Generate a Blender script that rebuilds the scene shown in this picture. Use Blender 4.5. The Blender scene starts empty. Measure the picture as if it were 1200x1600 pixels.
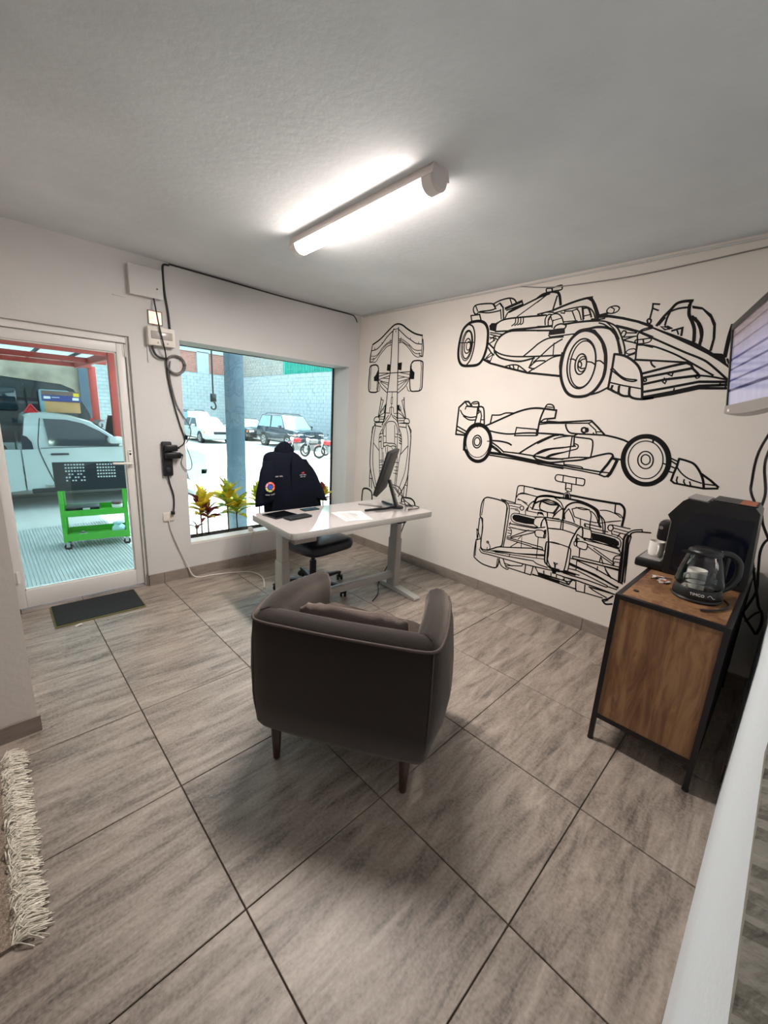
import bpy, bmesh, math, random
from math import sin, cos, pi, radians as R
from mathutils import Vector, Matrix
from mathutils.geometry import tessellate_polygon

random.seed(7)
SC = bpy.context.scene
COL = SC.collection

# ------------------------------------------------------------------ camera
# the room: mural wall at x=2.225, window wall at y=2.86, near wall at y=-1.0
cam_data = bpy.data.cameras.new('camera')
cam_data.sensor_fit = 'VERTICAL'
cam_data.sensor_height = 24.0
cam_data.lens = 24.0 * 632.78 / 1600.0
cam_data.clip_start = 0.01
cam_data.clip_end = 200
cam = bpy.data.objects.new('camera', cam_data)
COL.objects.link(cam)
_F = Vector((0.68658253, 0.69069162, -0.22704518))
_Rt = Vector((0.71685226, -0.69522057, 0.05283185))
_U = Vector((0.12135596, 0.19903127, 0.97245014))
m = Matrix.Identity(4)
for i in range(3):
    m[i][0], m[i][1], m[i][2] = _Rt[i], _U[i], -_F[i]
m[0][3], m[1][3], m[2][3] = -1.02315, -0.95829, 1.56897
cam.matrix_world = m
SC.camera = cam

# ------------------------------------------------------------------ world, sun, exposure
world = bpy.data.worlds.new('sky')
SC.world = world
world.use_nodes = True
wn = world.node_tree
bg = wn.nodes['Background']
sky = wn.nodes.new('ShaderNodeTexSky')
sky.sky_type = 'NISHITA'
sky.sun_disc = False
sky.sun_elevation = R(67)
sky.sun_rotation = R(80)
sky.air_density = 1.0
sky.dust_density = 2.0
hs = wn.nodes.new('ShaderNodeHueSaturation'); hs.inputs['Saturation'].default_value = .55
wn.links.new(sky.outputs[0], hs.inputs['Color']); wn.links.new(hs.outputs[0], bg.inputs[0])
bg.inputs[1].default_value = SKY_STRENGTH = 0.68

sun_d = bpy.data.lights.new('sun', 'SUN')
sun_d.energy = 7.0
sun_d.angle = R(1.0)
sun_d.color = (1.0, 0.97, 0.93)
sun = bpy.data.objects.new('sun', sun_d)
COL.objects.link(sun)
sun.rotation_euler = Vector((-0.38, -0.06, -0.92)).to_track_quat('-Z', 'Y').to_euler()
sun.location = (0, 8, 20)

SC.view_settings.view_transform = 'Standard'
SC.view_settings.look = 'None'
SC.view_settings.gamma = 1.0
SC.view_settings.use_curve_mapping = False
SC.view_settings.exposure = 1.0
LAMP_GLOW = 29.0
LAMP_WATTS = 28.0
FILL_LAMP = 0.8  # strength of the added fill panels out of view

# ------------------------------------------------------------------ materials
MATS = {}
def srgb(h):
    h = h.lstrip('#')
    v = [int(h[i:i+2], 16) / 255 for i in (0, 2, 4)]
    return tuple(c / 12.92 if c <= .04045 else ((c + .055) / 1.055) ** 2.4 for c in v) + (1,)

def mat(name, col, rough=.5, metal=0, var=0, scale=8, bump=0, bscale=60, spec=.5, stretch=None, emit=None, estr=0, coat=0, col2=None, detail=4, sheen=0):
    if name in MATS: return MATS[name]
    M = bpy.data.materials.new(name)
    M.use_nodes = True
    nt = M.node_tree
    b = nt.nodes['Principled BSDF']
    c = srgb(col)
    b.inputs['Base Color'].default_value = c
    b.inputs['Roughness'].default_value = rough
    b.inputs['Metallic'].default_value = metal
    b.inputs['Specular IOR Level'].default_value = spec
    b.inputs['Coat Weight'].default_value = coat
    if sheen:
        b.inputs['Sheen Weight'].default_value = sheen; b.inputs['Sheen Tint'].default_value = (1, .88, .8, 1); b.inputs['Sheen Roughness'].default_value = .35
    if emit:
        b.inputs['Emission Color'].default_value = srgb(emit)
        b.inputs['Emission Strength'].default_value = estr
    tc = None
    if var or bump or col2:
        tc = nt.nodes.new('ShaderNodeTexCoord')
        mp = nt.nodes.new('ShaderNodeMapping')
        if stretch: mp.inputs['Scale'].default_value = stretch
        nt.links.new(tc.outputs['Object'], mp.inputs[0])
    if var or col2:
        n = nt.nodes.new('ShaderNodeTexNoise')
        n.inputs['Scale'].default_value = scale
        n.inputs['Detail'].default_value = detail
        n.inputs['Roughness'].default_value = .6
        nt.links.new(mp.outputs[0], n.inputs['Vector'])
        r = nt.nodes.new('ShaderNodeValToRGB')
        r.color_ramp.elements[0].position = .3
        r.color_ramp.elements[1].position = .7
        d = srgb(col2) if col2 else tuple(max(0, x * (1 - var)) for x in c[:3]) + (1,)
        r.color_ramp.elements[0].color = d
        r.color_ramp.elements[1].color = c if col2 else tuple(min(1, x * (1 + var * .6)) for x in c[:3]) + (1,)
        nt.links.new(n.outputs['Fac'], r.inputs[0])
        nt.links.new(r.outputs[0], b.inputs['Base Color'])
    if bump:
        n2 = nt.nodes.new('ShaderNodeTexNoise')
        n2.inputs['Scale'].default_value = bscale
        n2.inputs['Detail'].default_value = 4
        nt.links.new(mp.outputs[0], n2.inputs['Vector'])
        bp = nt.nodes.new('ShaderNodeBump')
        bp.inputs['Strength'].default_value = bump
        bp.inputs['Distance'].default_value = .01
        nt.links.new(n2.outputs['Fac'], bp.inputs['Height'])
        nt.links.new(bp.outputs[0], b.inputs['Normal'])
    MATS[name] = M
    return M

def glass_mat(name, tint, gloss=1.0, rough=0.0):
    """thin pane: tinted see-through plus a Fresnel mirror"""
    M = bpy.data.materials.new(name); M.use_nodes = True
    nt = M.node_tree; nt.nodes.clear()
    out = nt.nodes.new('ShaderNodeOutputMaterial')
    mix = nt.nodes.new('ShaderNodeMixShader')
    tr = nt.nodes.new('ShaderNodeBsdfTransparent'); tr.inputs[0].default_value = tint
    gl = nt.nodes.new('ShaderNodeBsdfGlossy'); gl.inputs['Roughness'].default_value = rough
    gl.inputs['Color'].default_value = (gloss, gloss, gloss, 1)
    fr = nt.nodes.new('ShaderNodeFresnel'); fr.inputs[0].default_value = 1.45
    nt.links.new(fr.outputs[0], mix.inputs[0]); nt.links.new(tr.outputs[0], mix.inputs[1]); nt.links.new(gl.outputs[0], mix.inputs[2])
    nt.links.new(mix.outputs[0], out.inputs[0])
    MATS[name] = M
    return M

M_wall = mat('wall_paint', '#dcd5ce', .85, var=.04, scale=1.6, bump=.12, bscale=45)
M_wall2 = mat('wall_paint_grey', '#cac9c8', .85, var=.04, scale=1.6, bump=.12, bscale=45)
M_wall3 = mat('wall_paint_daylit', '#e2e9ee', .8, var=.03, scale=1.6, bump=.12, bscale=45)  # near wall: cool daylight from the window is mixed into this colour
M_ceil = mat('ceiling_paint', '#d6d9dc', .9, var=.10, scale=1.3, bump=.16, bscale=30)
M_grout = mat('grout', '#4a4038', .9, bump=.2)
M_raw = mat('raw_concrete', '#8d8a82', .95, var=.07, scale=12, bump=.8, bscale=40)
M_alu = mat('white_aluminium', '#dcdad8', .42)
M_seal = mat('black_seal', '#15191c', .5)
M_white = mat('white_plastic', '#e2dfda', .45)
M_offwhite = mat('aged_plastic', '#d9d3cb', .5, var=.05, scale=10)
M_grey = mat('grey_plastic', '#8f8b88', .4)
M_black = mat('black_plastic', '#0c0d10', .38)
M_blackm = mat('matte_black', '#101114', .6)
M_cable = mat('cable_black', '#16161a', .45)
M_cablegrey = mat('cable_grey', '#6d6a69', .5)
M_cablewhite = mat('cable_white', '#cfc9c4', .5)
M_ink = mat('black_vinyl', '#060506', .6, spec=.2)
M_steelframe = mat('black_steel', '#141215', .42, metal=.2)
M_chrome = mat('chrome', '#c9c9c9', .18, metal=1)
M_deskgrey = mat('grey_powder_coat', '#a5a4a0', .38)
M_desktop = mat('white_gloss_top', '#b5afad', .06, coat=.7, spec=.6)
M_paper = mat('paper', '#cbc9c6', .8)
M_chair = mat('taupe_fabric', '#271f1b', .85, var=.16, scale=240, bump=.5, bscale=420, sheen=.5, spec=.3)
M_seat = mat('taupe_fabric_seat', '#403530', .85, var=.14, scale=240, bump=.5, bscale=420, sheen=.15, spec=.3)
M_pip = mat('dark_piping', '#4a3f3a', .8)
M_woodleg = mat('dark_walnut', '#3a2418', .45, var=.3, scale=20, stretch=(6, 6, .6))
M_navy = mat('navy_cloth', '#060b18', .9, var=.2, scale=6, bump=.35, bscale=9, spec=.15)
M_navyleather = mat('navy_leather', '#141c2c', .3, bump=.15, bscale=120)
M_green = mat('green_paint', '#3fa02b', .4)
M_darkpanel = mat('dark_panel', '#101a22', .4)
M_rubber = mat('rubber', '#101112', .75)
M_carwhite = mat('car_white', '#a5adae', .3, coat=.5)
M_carpearl = mat('car_pearl', '#9fa7a8', .3, coat=.5)
M_cardark = mat('car_dark', '#1d2a36', .2, coat=.6)
M_carblack = mat('car_black', '#14181c', .25, coat=.5)
M_carglass = mat('car_window', '#1b2a33', .06, spec=.8)
M_carglassl = mat('car_window_light', '#7fa3ad', .08, spec=.8)
M_head = mat('headlight', '#e8eef0', .1, spec=.8)
M_amber = mat('amber_light', '#e8823a', .2)
M_red = mat('red_paint', '#b03a30', .5, var=.15, scale=6)
M_redlight = mat('red_reflector', '#c4262c', .3)
M_rim = mat('alloy', '#b7bcbf', .3, metal=.7)
M_bluesteel = mat('blue_grey_steel', '#465b69', .55, var=.15, scale=5, bump=.2, bscale=20)
M_roofsheet = mat('roof_sheet', '#c2ccd0', .6, var=.1, scale=3)
_n = M_roofsheet.node_tree; _b = _n.nodes['Principled BSDF']; _t = _n.nodes.new('ShaderNodeBsdfTranslucent'); _t.inputs[0].default_value = (.75, .82, .85, 1); _x = _n.nodes.new('ShaderNodeMixShader'); _x.inputs[0].default_value = .45
_n.links.new(_b.outputs[0], _x.inputs[1]); _n.links.new(_t.outputs[0], _x.inputs[2]); _n.links.new(_x.outputs[0], _n.nodes['Material Output'].inputs[0])
M_conc = mat('stained_concrete', '#9a917f', .95, var=.35, scale=2.2, bump=.4, bscale=12)
M_block = mat('white_block', '#a4adae', .9, var=.12, scale=3, bump=.3, bscale=20)
M_mortar = mat('pale_mortar', '#8b979a', .95)
M_brick = mat('red_brick', '#b0705e', .95, var=.3, scale=5, bump=.4, bscale=20)
M_greyblock = mat('grey_block', '#a09b92', .95, var=.2, scale=4, bump=.4, bscale=20)
M_teal = mat('teal_sheet', '#1a9683', .5, var=.15, scale=2)
M_yard = mat('yard_concrete', '#b4b4ae', .95, var=.16, scale=.5, bump=.3, bscale=8)
M_soil = mat('soil', '#2a221c', 1, bump=.8, bscale=60, var=.3)
M_stem = mat('plant_stem', '#6b5646', .8)
M_cardboard = mat('cardboard', '#b98f5e', .85, var=.08)
M_boxblue = mat('printed_blue', '#24377e', .5)
M_yellow = mat('yellow_print', '#e2c02c', .5)
M_coir = mat('mat_fibre', '#23282b', .95, var=.5, scale=120, bump=.9, bscale=160)
M_matedge = mat('mat_edge', '#6b6a3e', .8)
M_rugw = mat('rug_fringe_wool', '#e4ddcf', .95, var=.12, scale=30)
M_rug = mat('rug_weave', '#a89888', .95, col2='#6f6053', scale=90, bump=.8, bscale=200)
M_lampbody = mat('lamp_body', '#d9cfcb', .45)
M_glow = mat('lamp_diffuser', '#ffffff', .4, emit='#fff1e8', estr=LAMP_GLOW)
M_ceramic = mat('white_ceramic', '#e4dfd8', .2, coat=.4)
M_silver = mat('silver_plastic', '#8f8a88', .35, metal=.3)
M_leafy = mat('croton_yellow', '#ffd83e', .45, col2='#a8ad3a', scale=30)
M_leafg = mat('croton_green', '#6f9a45', .45, col2='#e6e04c', scale=22)
M_leafr = mat('croton_red', '#8f3436', .45, col2='#4b2226', scale=22)
for _k in ('croton_yellow', 'croton_green', 'croton_red'):
    _n = MATS[_k].node_tree; _b = _n.nodes['Principled BSDF']; _t = _n.nodes.new('ShaderNodeBsdfTranslucent'); _x = _n.nodes.new('ShaderNodeMixShader'); _x.inputs[0].default_value = .5
    _n.links.new(_b.inputs[0].links[0].from_socket, _t.inputs[0]); _n.links.new(_b.outputs[0], _x.inputs[1]); _n.links.new(_t.outputs[0], _x.inputs[2]); _n.links.new(_x.outputs[0], _n.nodes['Material Output'].inputs[0])
M_orange = mat('orange_print', '#a8603f', .6)
M_glass = glass_mat('window_glass', (.84, .955, .93, 1))
M_doorglass = glass_mat('door_glass', (.68, .80, .78, 1))
M_jug = glass_mat('jug_glass', (.93, .95, .95, 1))
M_water = glass_mat('water', (.86, .88, .88, 1))
M_bag = glass_mat('clear_plastic', (.75, .9, .9, 1), rough=.2)

def floor_tile_mat():
    M = bpy.data.materials.new('porcelain_tile'); M.use_nodes = True
    nt = M.node_tree; b = nt.nodes['Principled BSDF']
    N = nt.nodes.new; Lk = nt.links.new
    tc = N('ShaderNodeTexCoord'); oi = N('ShaderNodeObjectInfo')
    ad = N('ShaderNodeVectorMath'); ad.operation = 'MULTIPLY_ADD'
    cb = N('ShaderNodeCombineXYZ')
    mu = N('ShaderNodeMath'); mu.operation = 'MULTIPLY'; mu.inputs[1].default_value = 37
    Lk(oi.outputs['Random'], mu.inputs[0]); Lk(mu.outputs[0], cb.inputs[0]); Lk(mu.outputs[0], cb.inputs[1]); Lk(oi.outputs['Random'], cb.inputs[2])
    va = N('ShaderNodeVectorMath'); va.operation = 'ADD'
    Lk(tc.outputs['Object'], va.inputs[0]); Lk(cb.outputs[0], va.inputs[1])
    mp = N('ShaderNodeMapping'); mp.inputs['Rotation'].default_value = (0, 0, R(10)); mp.inputs['Scale'].default_value = (1.0, 5.5, 1)
    Lk(va.outputs[0], mp.inputs[0])
    n1 = N('ShaderNodeTexNoise'); n1.inputs['Scale'].default_value = 3.2; n1.inputs['Detail'].default_value = 8; n1.inputs['Roughness'].default_value = .66; n1.inputs['Distortion'].default_value = .5
    Lk(mp.outputs[0], n1.inputs['Vector'])
    n2 = N('ShaderNodeTexNoise'); n2.inputs['Scale'].default_value = 90; n2.inputs['Detail'].default_value = 3
    Lk(va.outputs[0], n2.inputs['Vector'])
    mx = N('ShaderNodeMath'); mx.operation = 'MULTIPLY_ADD'; mx.inputs[1].default_value = .35
    Lk(n2.outputs['Fac'], mx.inputs[0]); Lk(n1.outputs['Fac'], mx.inputs[2])
    cr = N('ShaderNodeValToRGB')
    e = cr.color_ramp.elements
    e[0].position = .46; e[0].color = srgb('#524a44')
    e[1].position = .86; e[1].color = srgb('#a99d92')
    k = e.new(.64); k.color = srgb('#887c72')
    Lk(mx.outputs[0], cr.inputs[0]); Lk(cr.outputs[0], b.inputs['Base Color'])
    b.inputs['Roughness'].default_value = .48
    b.inputs['Specular IOR Level'].default_value = .7
    bp = N('ShaderNodeBump'); bp.inputs['Strength'].default_value = .12; bp.inputs['Distance'].default_value = .004
    Lk(mx.outputs[0], bp.inputs['Height']); Lk(bp.outputs[0], b.inputs['Normal'])
    return M
M_tile = floor_tile_mat()
M_basetile = mat('baseboard_tile', '#8b8078', .4, var=.2, scale=9, stretch=(1, 1, 4))

def wood_mat():
    M = bpy.data.materials.new('rustic_wood'); M.use_nodes = True
    nt = M.node_tree; b = nt.nodes['Principled BSDF']; N = nt.nodes.new; Lk = nt.links.new
    tc = N('ShaderNodeTexCoord')
    mp = N('ShaderNodeMapping'); mp.inputs['Scale'].default_value = (7, 7, .9)
    Lk(tc.outputs['Object'], mp.inputs[0])
    n1 = N('ShaderNodeTexNoise'); n1.inputs['Scale'].default_value = 3; n1.inputs['Detail'].default_value = 10; n1.inputs['Roughness'].default_value = .7; n1.inputs['Distortion'].default_value = 1.2
    Lk(mp.outputs[0], n1.inputs['Vector'])
    mp2 = N('ShaderNodeMapping'); mp2.inputs['Scale'].default_value = (3.2, 9.0, .15); mp2.inputs['Location'].default_value = (.3, 1.7, .2)
    Lk(tc.outputs['Object'], mp2.inputs[0])
    n2 = N('ShaderNodeTexNoise'); n2.inputs['Scale'].default_value = 1.1; n2.inputs['Detail'].default_value = 2
    Lk(mp2.outputs[0], n2.inputs['Vector'])
    mx = N('ShaderNodeMath'); mx.operation = 'MULTIPLY_ADD'; mx.inputs[1].default_value = .8
    Lk(n2.outputs['Fac'], mx.inputs[0]); Lk(n1.outputs['Fac'], mx.inputs[2])
    cr = N('ShaderNodeValToRGB'); e = cr.color_ramp.elements
    e[0].position = .62; e[0].color = srgb('#4a2d1e')
    e[1].position = 1.0; e[1].color = srgb('#8c6846')
    k = e.new(.82); k.color = srgb('#6f4b31')
    Lk(mx.outputs[0], cr.inputs[0]); Lk(cr.outputs[0], b.inputs['Base Color'])
    b.inputs['Roughness'].default_value = .5
    bp = N('ShaderNodeBump'); bp.inputs['Strength'].default_value = .2; bp.inputs['Distance'].default_value = .004
    Lk(n1.outputs['Fac'], bp.inputs['Height']); Lk(bp.outputs[0], b.inputs['Normal'])
    return M
M_wood = wood_mat()

def screen_mat():
    M = bpy.data.materials.new('striped_screen'); M.use_nodes = True  # emissive lavender ground crossed by darker bands
    nt = M.node_tree; b = nt.nodes['Principled BSDF']; N = nt.nodes.new; Lk = nt.links.new
    tc = N('ShaderNodeTexCoord'); sp = N('ShaderNodeSeparateXYZ'); Lk(tc.outputs['Object'], sp.inputs[0])
    cr = N('ShaderNodeValToRGB'); cr.color_ramp.interpolation = 'LINEAR'
    mr = N('ShaderNodeMapRange'); mr.inputs[1].default_value = -.2; mr.inputs[2].default_value = .2
    Lk(sp.outputs[2], mr.inputs[0]); Lk(mr.outputs[0], cr.inputs[0])
    e = cr.color_ramp.elements
    e[0].position = 0; e[0].color = srgb('#b3b0c8'); e[1].position = 1; e[1].color = srgb('#6d5a55')
    def band(p, w, c, bgc):
        for q, cc in ((p - w, bgc), (p - w * .5, c), (p + w * .5, c), (p + w, bgc)):
            k = e.new(q); k.color = srgb(cc)
    band(.26, .022, '#27295c', '#aeabc8'); band(.38, .016, '#3a3d78', '#a9a6c6'); band(.51, .016, '#34386f', '#a5a3c4'); band(.63, .018, '#3b3c74', '#a39dbb'); band(.77, .012, '#6a5c78', '#9c93a8'); band(.9, .012, '#5d4c54', '#8f8084')
    nz = N('ShaderNodeTexNoise'); nz.inputs['Scale'].default_value = 14; nz.inputs['Detail'].default_value = 4
    Lk(tc.outputs['Object'], nz.inputs['Vector'])
    ml = N('ShaderNodeMixRGB'); ml.blend_type = 'MULTIPLY'; ml.inputs[0].default_value = .5
    Lk(cr.outputs[0], ml.inputs[1]); Lk(nz.outputs['Fac'], ml.inputs[2])
    Lk(ml.outputs[0], b.inputs['Emission Color']); b.inputs['Emission Strength'].default_value = .5
    b.inputs['Base Color'].default_value = (.02, .02, .025, 1); b.inputs['Roughness'].default_value = .15
    return M
M_screen = screen_mat()

# ------------------------------------------------------------------ mesh builder
class MB:
    def __init__(s): s.v = []; s.f = []; s.mi = []; s.cur = 0
    def add(s, vs, fs):
        o = len(s.v); s.v += [tuple(v) for v in vs]
        for f in fs: s.f.append(tuple(i + o for i in f)); s.mi.append(s.cur)
        return s
    def box(s, x0, x1, y0, y1, z0, z1, ch=0, rot=None):
        x0, x1 = min(x0, x1), max(x0, x1); y0, y1 = min(y0, y1), max(y0, y1); z0, z1 = min(z0, z1), max(z0, z1)
        if not ch:
            vs = [(x, y, z) for z in (z0, z1) for y in (y0, y1) for x in (x0, x1)]
            fs = [(0, 2, 3, 1), (4, 5, 7, 6), (0, 1, 5, 4), (2, 6, 7, 3), (0, 4, 6, 2), (1, 3, 7, 5)]
            if rot: vs = [rot(v) for v in vs]
            return s.add(vs, fs)
        c = min(ch, (x1 - x0) * .49, (y1 - y0) * .49, (z1 - z0) * .49)
        bm = bmesh.new(); bmesh.ops.create_cube(bm, size=1)
        for v in bm.verts: v.co = Vector(((x0 + x1) / 2 + v.co.x * (x1 - x0), (y0 + y1) / 2 + v.co.y * (y1 - y0), (z0 + z1) / 2 + v.co.z * (z1 - z0)))
        bmesh.ops.bevel(bm, geom=bm.edges[:], offset=c, segments=2, affect='EDGES', profile=.5)
        bm.verts.index_update()
        vs = [v.co.copy() for v in bm.verts]; fs = [[v.index for v in f.verts] for f in bm.faces]; bm.free()
        if rot: vs = [rot(v) for v in vs]
        return s.add(vs, fs)
    def rings(s, rings, closed=True, cap=True):
        n = len(rings[0]); o = len(s.v); vs = [p for r in rings for p in r]; fs = []
        for i in range(len(rings) - 1):
            for j in range(n if closed else n - 1):
                k = (j + 1) % n
                fs.append((i * n + j, i * n + k, (i + 1) * n + k, (i + 1) * n + j))
        if cap and closed:
            fs.append(tuple(range(n - 1, -1, -1))); fs.append(tuple((len(rings) - 1) * n + j for j in range(n)))
        return s.add(vs, fs)
    def tube(s, pts, r, n=8, smooth=0, cap=True):
        pts = [Vector(p) for p in pts]
        if smooth: pts = catmull(pts, smooth)
        rr = r if isinstance(r, (list, tuple)) else None
        rings = []; up = None
        for i, p in enumerate(pts):
            t = (pts[min(i + 1, len(pts) - 1)] - pts[max(i - 1, 0)])
            if t.length < 1e-9: t = Vector((0, 0, 1))
            t.normalize()
            if up is None:
                up = t.orthogonal().normalized()
            else:
                up = up - t * up.dot(t)
                up = up.normalized() if up.length > 1e-6 else t.orthogonal().normalized()
            w = t.cross(up)
            q = rr[min(len(rr) - 1, int(i * len(rr) / len(pts)))] if rr else r
            rings.append([p + (up * cos(a) + w * sin(a)) * q for a in [2 * pi * k / n for k in range(n)]])
        return s.rings(rings, cap=cap)
    def lathe(s, prof, c=(0, 0, 0), n=24, cap=True):
        c = Vector(c)
        return s.rings([[c + Vector((r * cos(2 * pi * k / n), r * sin(2 * pi * k / n), z)) for k in range(n)] for r, z in prof], cap=cap)
    def cyl(s, a, b, r, n=16, r2=None):
        a, b = Vector(a), Vector(b); t = (b - a).normalized(); u = t.orthogonal().normalized(); w = t.cross(u)
        r2 = r if r2 is None else r2
        return s.rings([[p + (u * cos(2 * pi * k / n) + w * sin(2 * pi * k / n)) * q for k in range(n)] for p, q in ((a, r), (b, r2))])
    def prism(s, poly, fn, d0, d1):
        """poly: 2-D points; fn(u,v,d) -> 3-D"""
        n = len(poly)
        vs = [fn(u, v, d0) for u, v in poly] + [fn(u, v, d1) for u, v in poly]
        fs = [tuple(t) for t in tessellate_polygon([[Vector((u, v, 0)) for u, v in poly]])]
        o = [tuple(reversed(t)) for t in fs] + [tuple(i + n for i in t) for t in fs]
        o += [(i, (i + 1) % n, (i + 1) % n + n, i + n) for i in range(n)]
        return s.add(vs, o)
    def build(s, name, mt, parent=None, smooth=False, subs=0, loc=None, rot=None, autos=None):
        me = bpy.data.meshes.new(name)
        me.from_pydata(s.v, [], s.f); me.validate(); me.update()
        mts = mt if isinstance(mt, (list, tuple)) else [mt]
        for q in mts: me.materials.append(q)
        if len(mts) > 1:
            for p, i in zip(me.polygons, s.mi): p.material_index = i
        bm = bmesh.new(); bm.from_mesh(me)
        bmesh.ops.recalc_face_normals(bm, faces=bm.faces)
        if autos:
            for e in bm.edges:
                if len(e.link_faces) == 2 and e.calc_face_angle(0) > R(autos): e.smooth = False
        bm.to_mesh(me); bm.free()
        if smooth or autos:
            for p in me.polygons: p.use_smooth = True
        o = bpy.data.objects.new(name, me); COL.objects.link(o)
        if parent: o.parent = parent
        if loc: o.location = loc
        if rot: o.rotation_euler = rot
        if subs:
            sm = o.modifiers.new('s', 'SUBSURF'); sm.levels = subs; sm.render_levels = subs
        return o

def catmull(pts, k=4, closed=False):
    n = len(pts); out = []
    if n < 3: return list(pts)
    for i in range(n if closed else n - 1):
        if closed: p0, p1, p2, p3 = (pts[(i + j) % n] for j in (-1, 0, 1, 2))
        else: p0, p1, p2, p3 = pts[max(i - 1, 0)], pts[i], pts[i + 1], pts[min(i + 2, n - 1)]
        for j in range(k):
            t = j / k
            out.append(.5 * ((2 * p1) + (p2 - p0) * t + (2 * p0 - 5 * p1 + 4 * p2 - p3) * t * t + (3 * p1 - p0 - 3 * p2 + p3) * t ** 3))
    if not closed: out.append(pts[-1])
    return out

def tag(o, label=None, cat=None, group=None, kind=None):
    if label: o['label'] = label
    if cat: o['category'] = cat
    if group: o['group'] = group
    if kind: o['kind'] = kind
    return o
def thing(name, label, cat, loc=(0, 0, 0), rz=0, group=None):
    o = bpy.data.objects.new(name, None); COL.objects.link(o)
    o.empty_display_size = .1
    o.location = loc; o.rotation_euler = (0, 0, rz)
    return tag(o, label, cat, group)
def struct(o): o['kind'] = 'structure'; return o
def box(name, mt, b, parent=None, ch=0, **k): return MB().box(*b, ch=ch).build(name, mt, parent, autos=40 if ch else None, **k)
def clone(o, parent, loc=None, rot=None):
    c = o.copy(); COL.objects.link(c); c.parent = parent
    if loc is not None: c.location = loc
    if rot is not None: c.rotation_euler = rot
    return c
def copy_tree(o, parent=None):
    c = o.copy(); COL.objects.link(c); c.parent = parent
    for ch in list(o.children): copy_tree(ch, c)
    return c

XW, YW, YN, H = 2.225, 2.86, -1.0, 2.675     # mural wall, window wall, near wall, ceiling
YB, XL = -3.2, -3.2                          # back room limits (behind the camera)
GZ = -0.42                                   # yard level

# ------------------------------------------------------------------ floor of tiles
floor = struct(box('floor', M_grout, (XL, XW, YB, YW + .14, -.16, -.006)))
g = .0022
tile_src = {}
def tile(x0, x1, y0, y1):
    w, d = round(x1 - x0, 3), round(y1 - y0, 3)
    if w < .03 or d < .03: return
    k = (w, d)
    if k not in tile_src:
        b = MB(); a, c = w / 2 - g, d / 2 - g; e = .0016
        rings = [[(-a, -c, -.006), (a, -c, -.006), (a, c, -.006), (-a, c, -.006)], [(-a, -c, -e), (a, -c, -e), (a, c, -e), (-a, c, -e)], [(-a + e, -c + e, 0), (a - e, -c + e, 0), (a - e, c - e, 0), (-a + e, c - e, 0)]]
        tile_src[k] = b.rings(rings).build('tile', M_tile, floor)
        o = tile_src[k]
    else:
        o = clone(tile_src[k], floor)
    o.location = ((x0 + x1) / 2, (y0 + y1) / 2, random.uniform(-.0004, .0004))
for i in range(-5, 4):
    for j in range(-3, 5):
        x0, x1, y0, y1 = i * .6, i * .6 + .6, j * .6, j * .6 + .6
        x0, x1 = max(x0, -2.6), min(x1, XW); y0, y1 = max(y0, -1.4), min(y1, YW)
        tile(x0, x1, y0, y1)
tile(-.98, -.6, YW, YW + .10); tile(-.6, -.12, YW, YW + .10)

# ------------------------------------------------------------------ walls and ceiling
ceiling = struct(box('ceiling', M_ceil, (XL, XW + .2, YB, YW + .3, H, H + .2)))
struct(box('wall_right', M_wall, (XW, XW + .2, YB, YW + .3, -.16, H)))
DX0, DX1, DZ = -1.0, -.12, 2.075              # door opening
WX0, WX1, WZ0, WZ1 = .25, 2.085, .333, 2.108  # window opening
b = MB()
b.box(DX1, WX0, YW, YW + .3, -.16, H); b.box(WX1, XW, YW, YW + .3, -.16, H)
b.box(WX0, WX1, YW, YW + .3, -.16, WZ0 - .10); b.box(WX0, WX1, YW, 2.985, WZ0 - .1, WZ0); b.box(WX0, WX1, 3.135, YW + .3, WZ0 - .1, WZ0 - .02); b.box(WX0, WX1, YW, YW + .3, WZ1, H)
b.box(XL, DX1, YW, YW + .3, DZ, H)
struct(b.build('wall_far', M_wall2))
# block wall on the left: end face towards the camera, long face beside the door
struct(box('wall_left', M_wall, (XL, -1.0, 1.36, YW + .3, -.16, H)))
# near wall: full height beside the sideboard, low wall with an opening near the camera
b = MB(); b.box(-.36, XW, YN - .18, YN, -.16, H); b.box(-2.0, -.36, YN - .18, YN, -.16, 1.186)
b.box(XL, -2.0, YN - .18, YN, -.16, H); b.box(-2.0, -.36, YN - .18, YN, 2.2, H)
struct(b.build('wall_near', M_wall3))
# rough broken cement on top of the low wall
b = MB(); n = 160
top = []
for i in range(n + 1):
    x = -2.0 + 1.64 * i / n
    top.append((x, YN + .0002, 1.194 + random.uniform(-.004, .004)))
b.rings([[t, (t[0], YN - .09, 1.213), (t[0], YN - .185, 1.205), (t[0], YN - .185, 1.19), (t[0], YN + .0001, 1.180)] for t in top])
struct(b.build('trim_1', M_raw))
struct(box('wall_back', M_wall, (XL, XW, YB - .2, YB, -.16, H)))
struct(box('wall_side', M_wall, (XL - .2, XL, YB, 1.36, -.16, H)))

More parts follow.
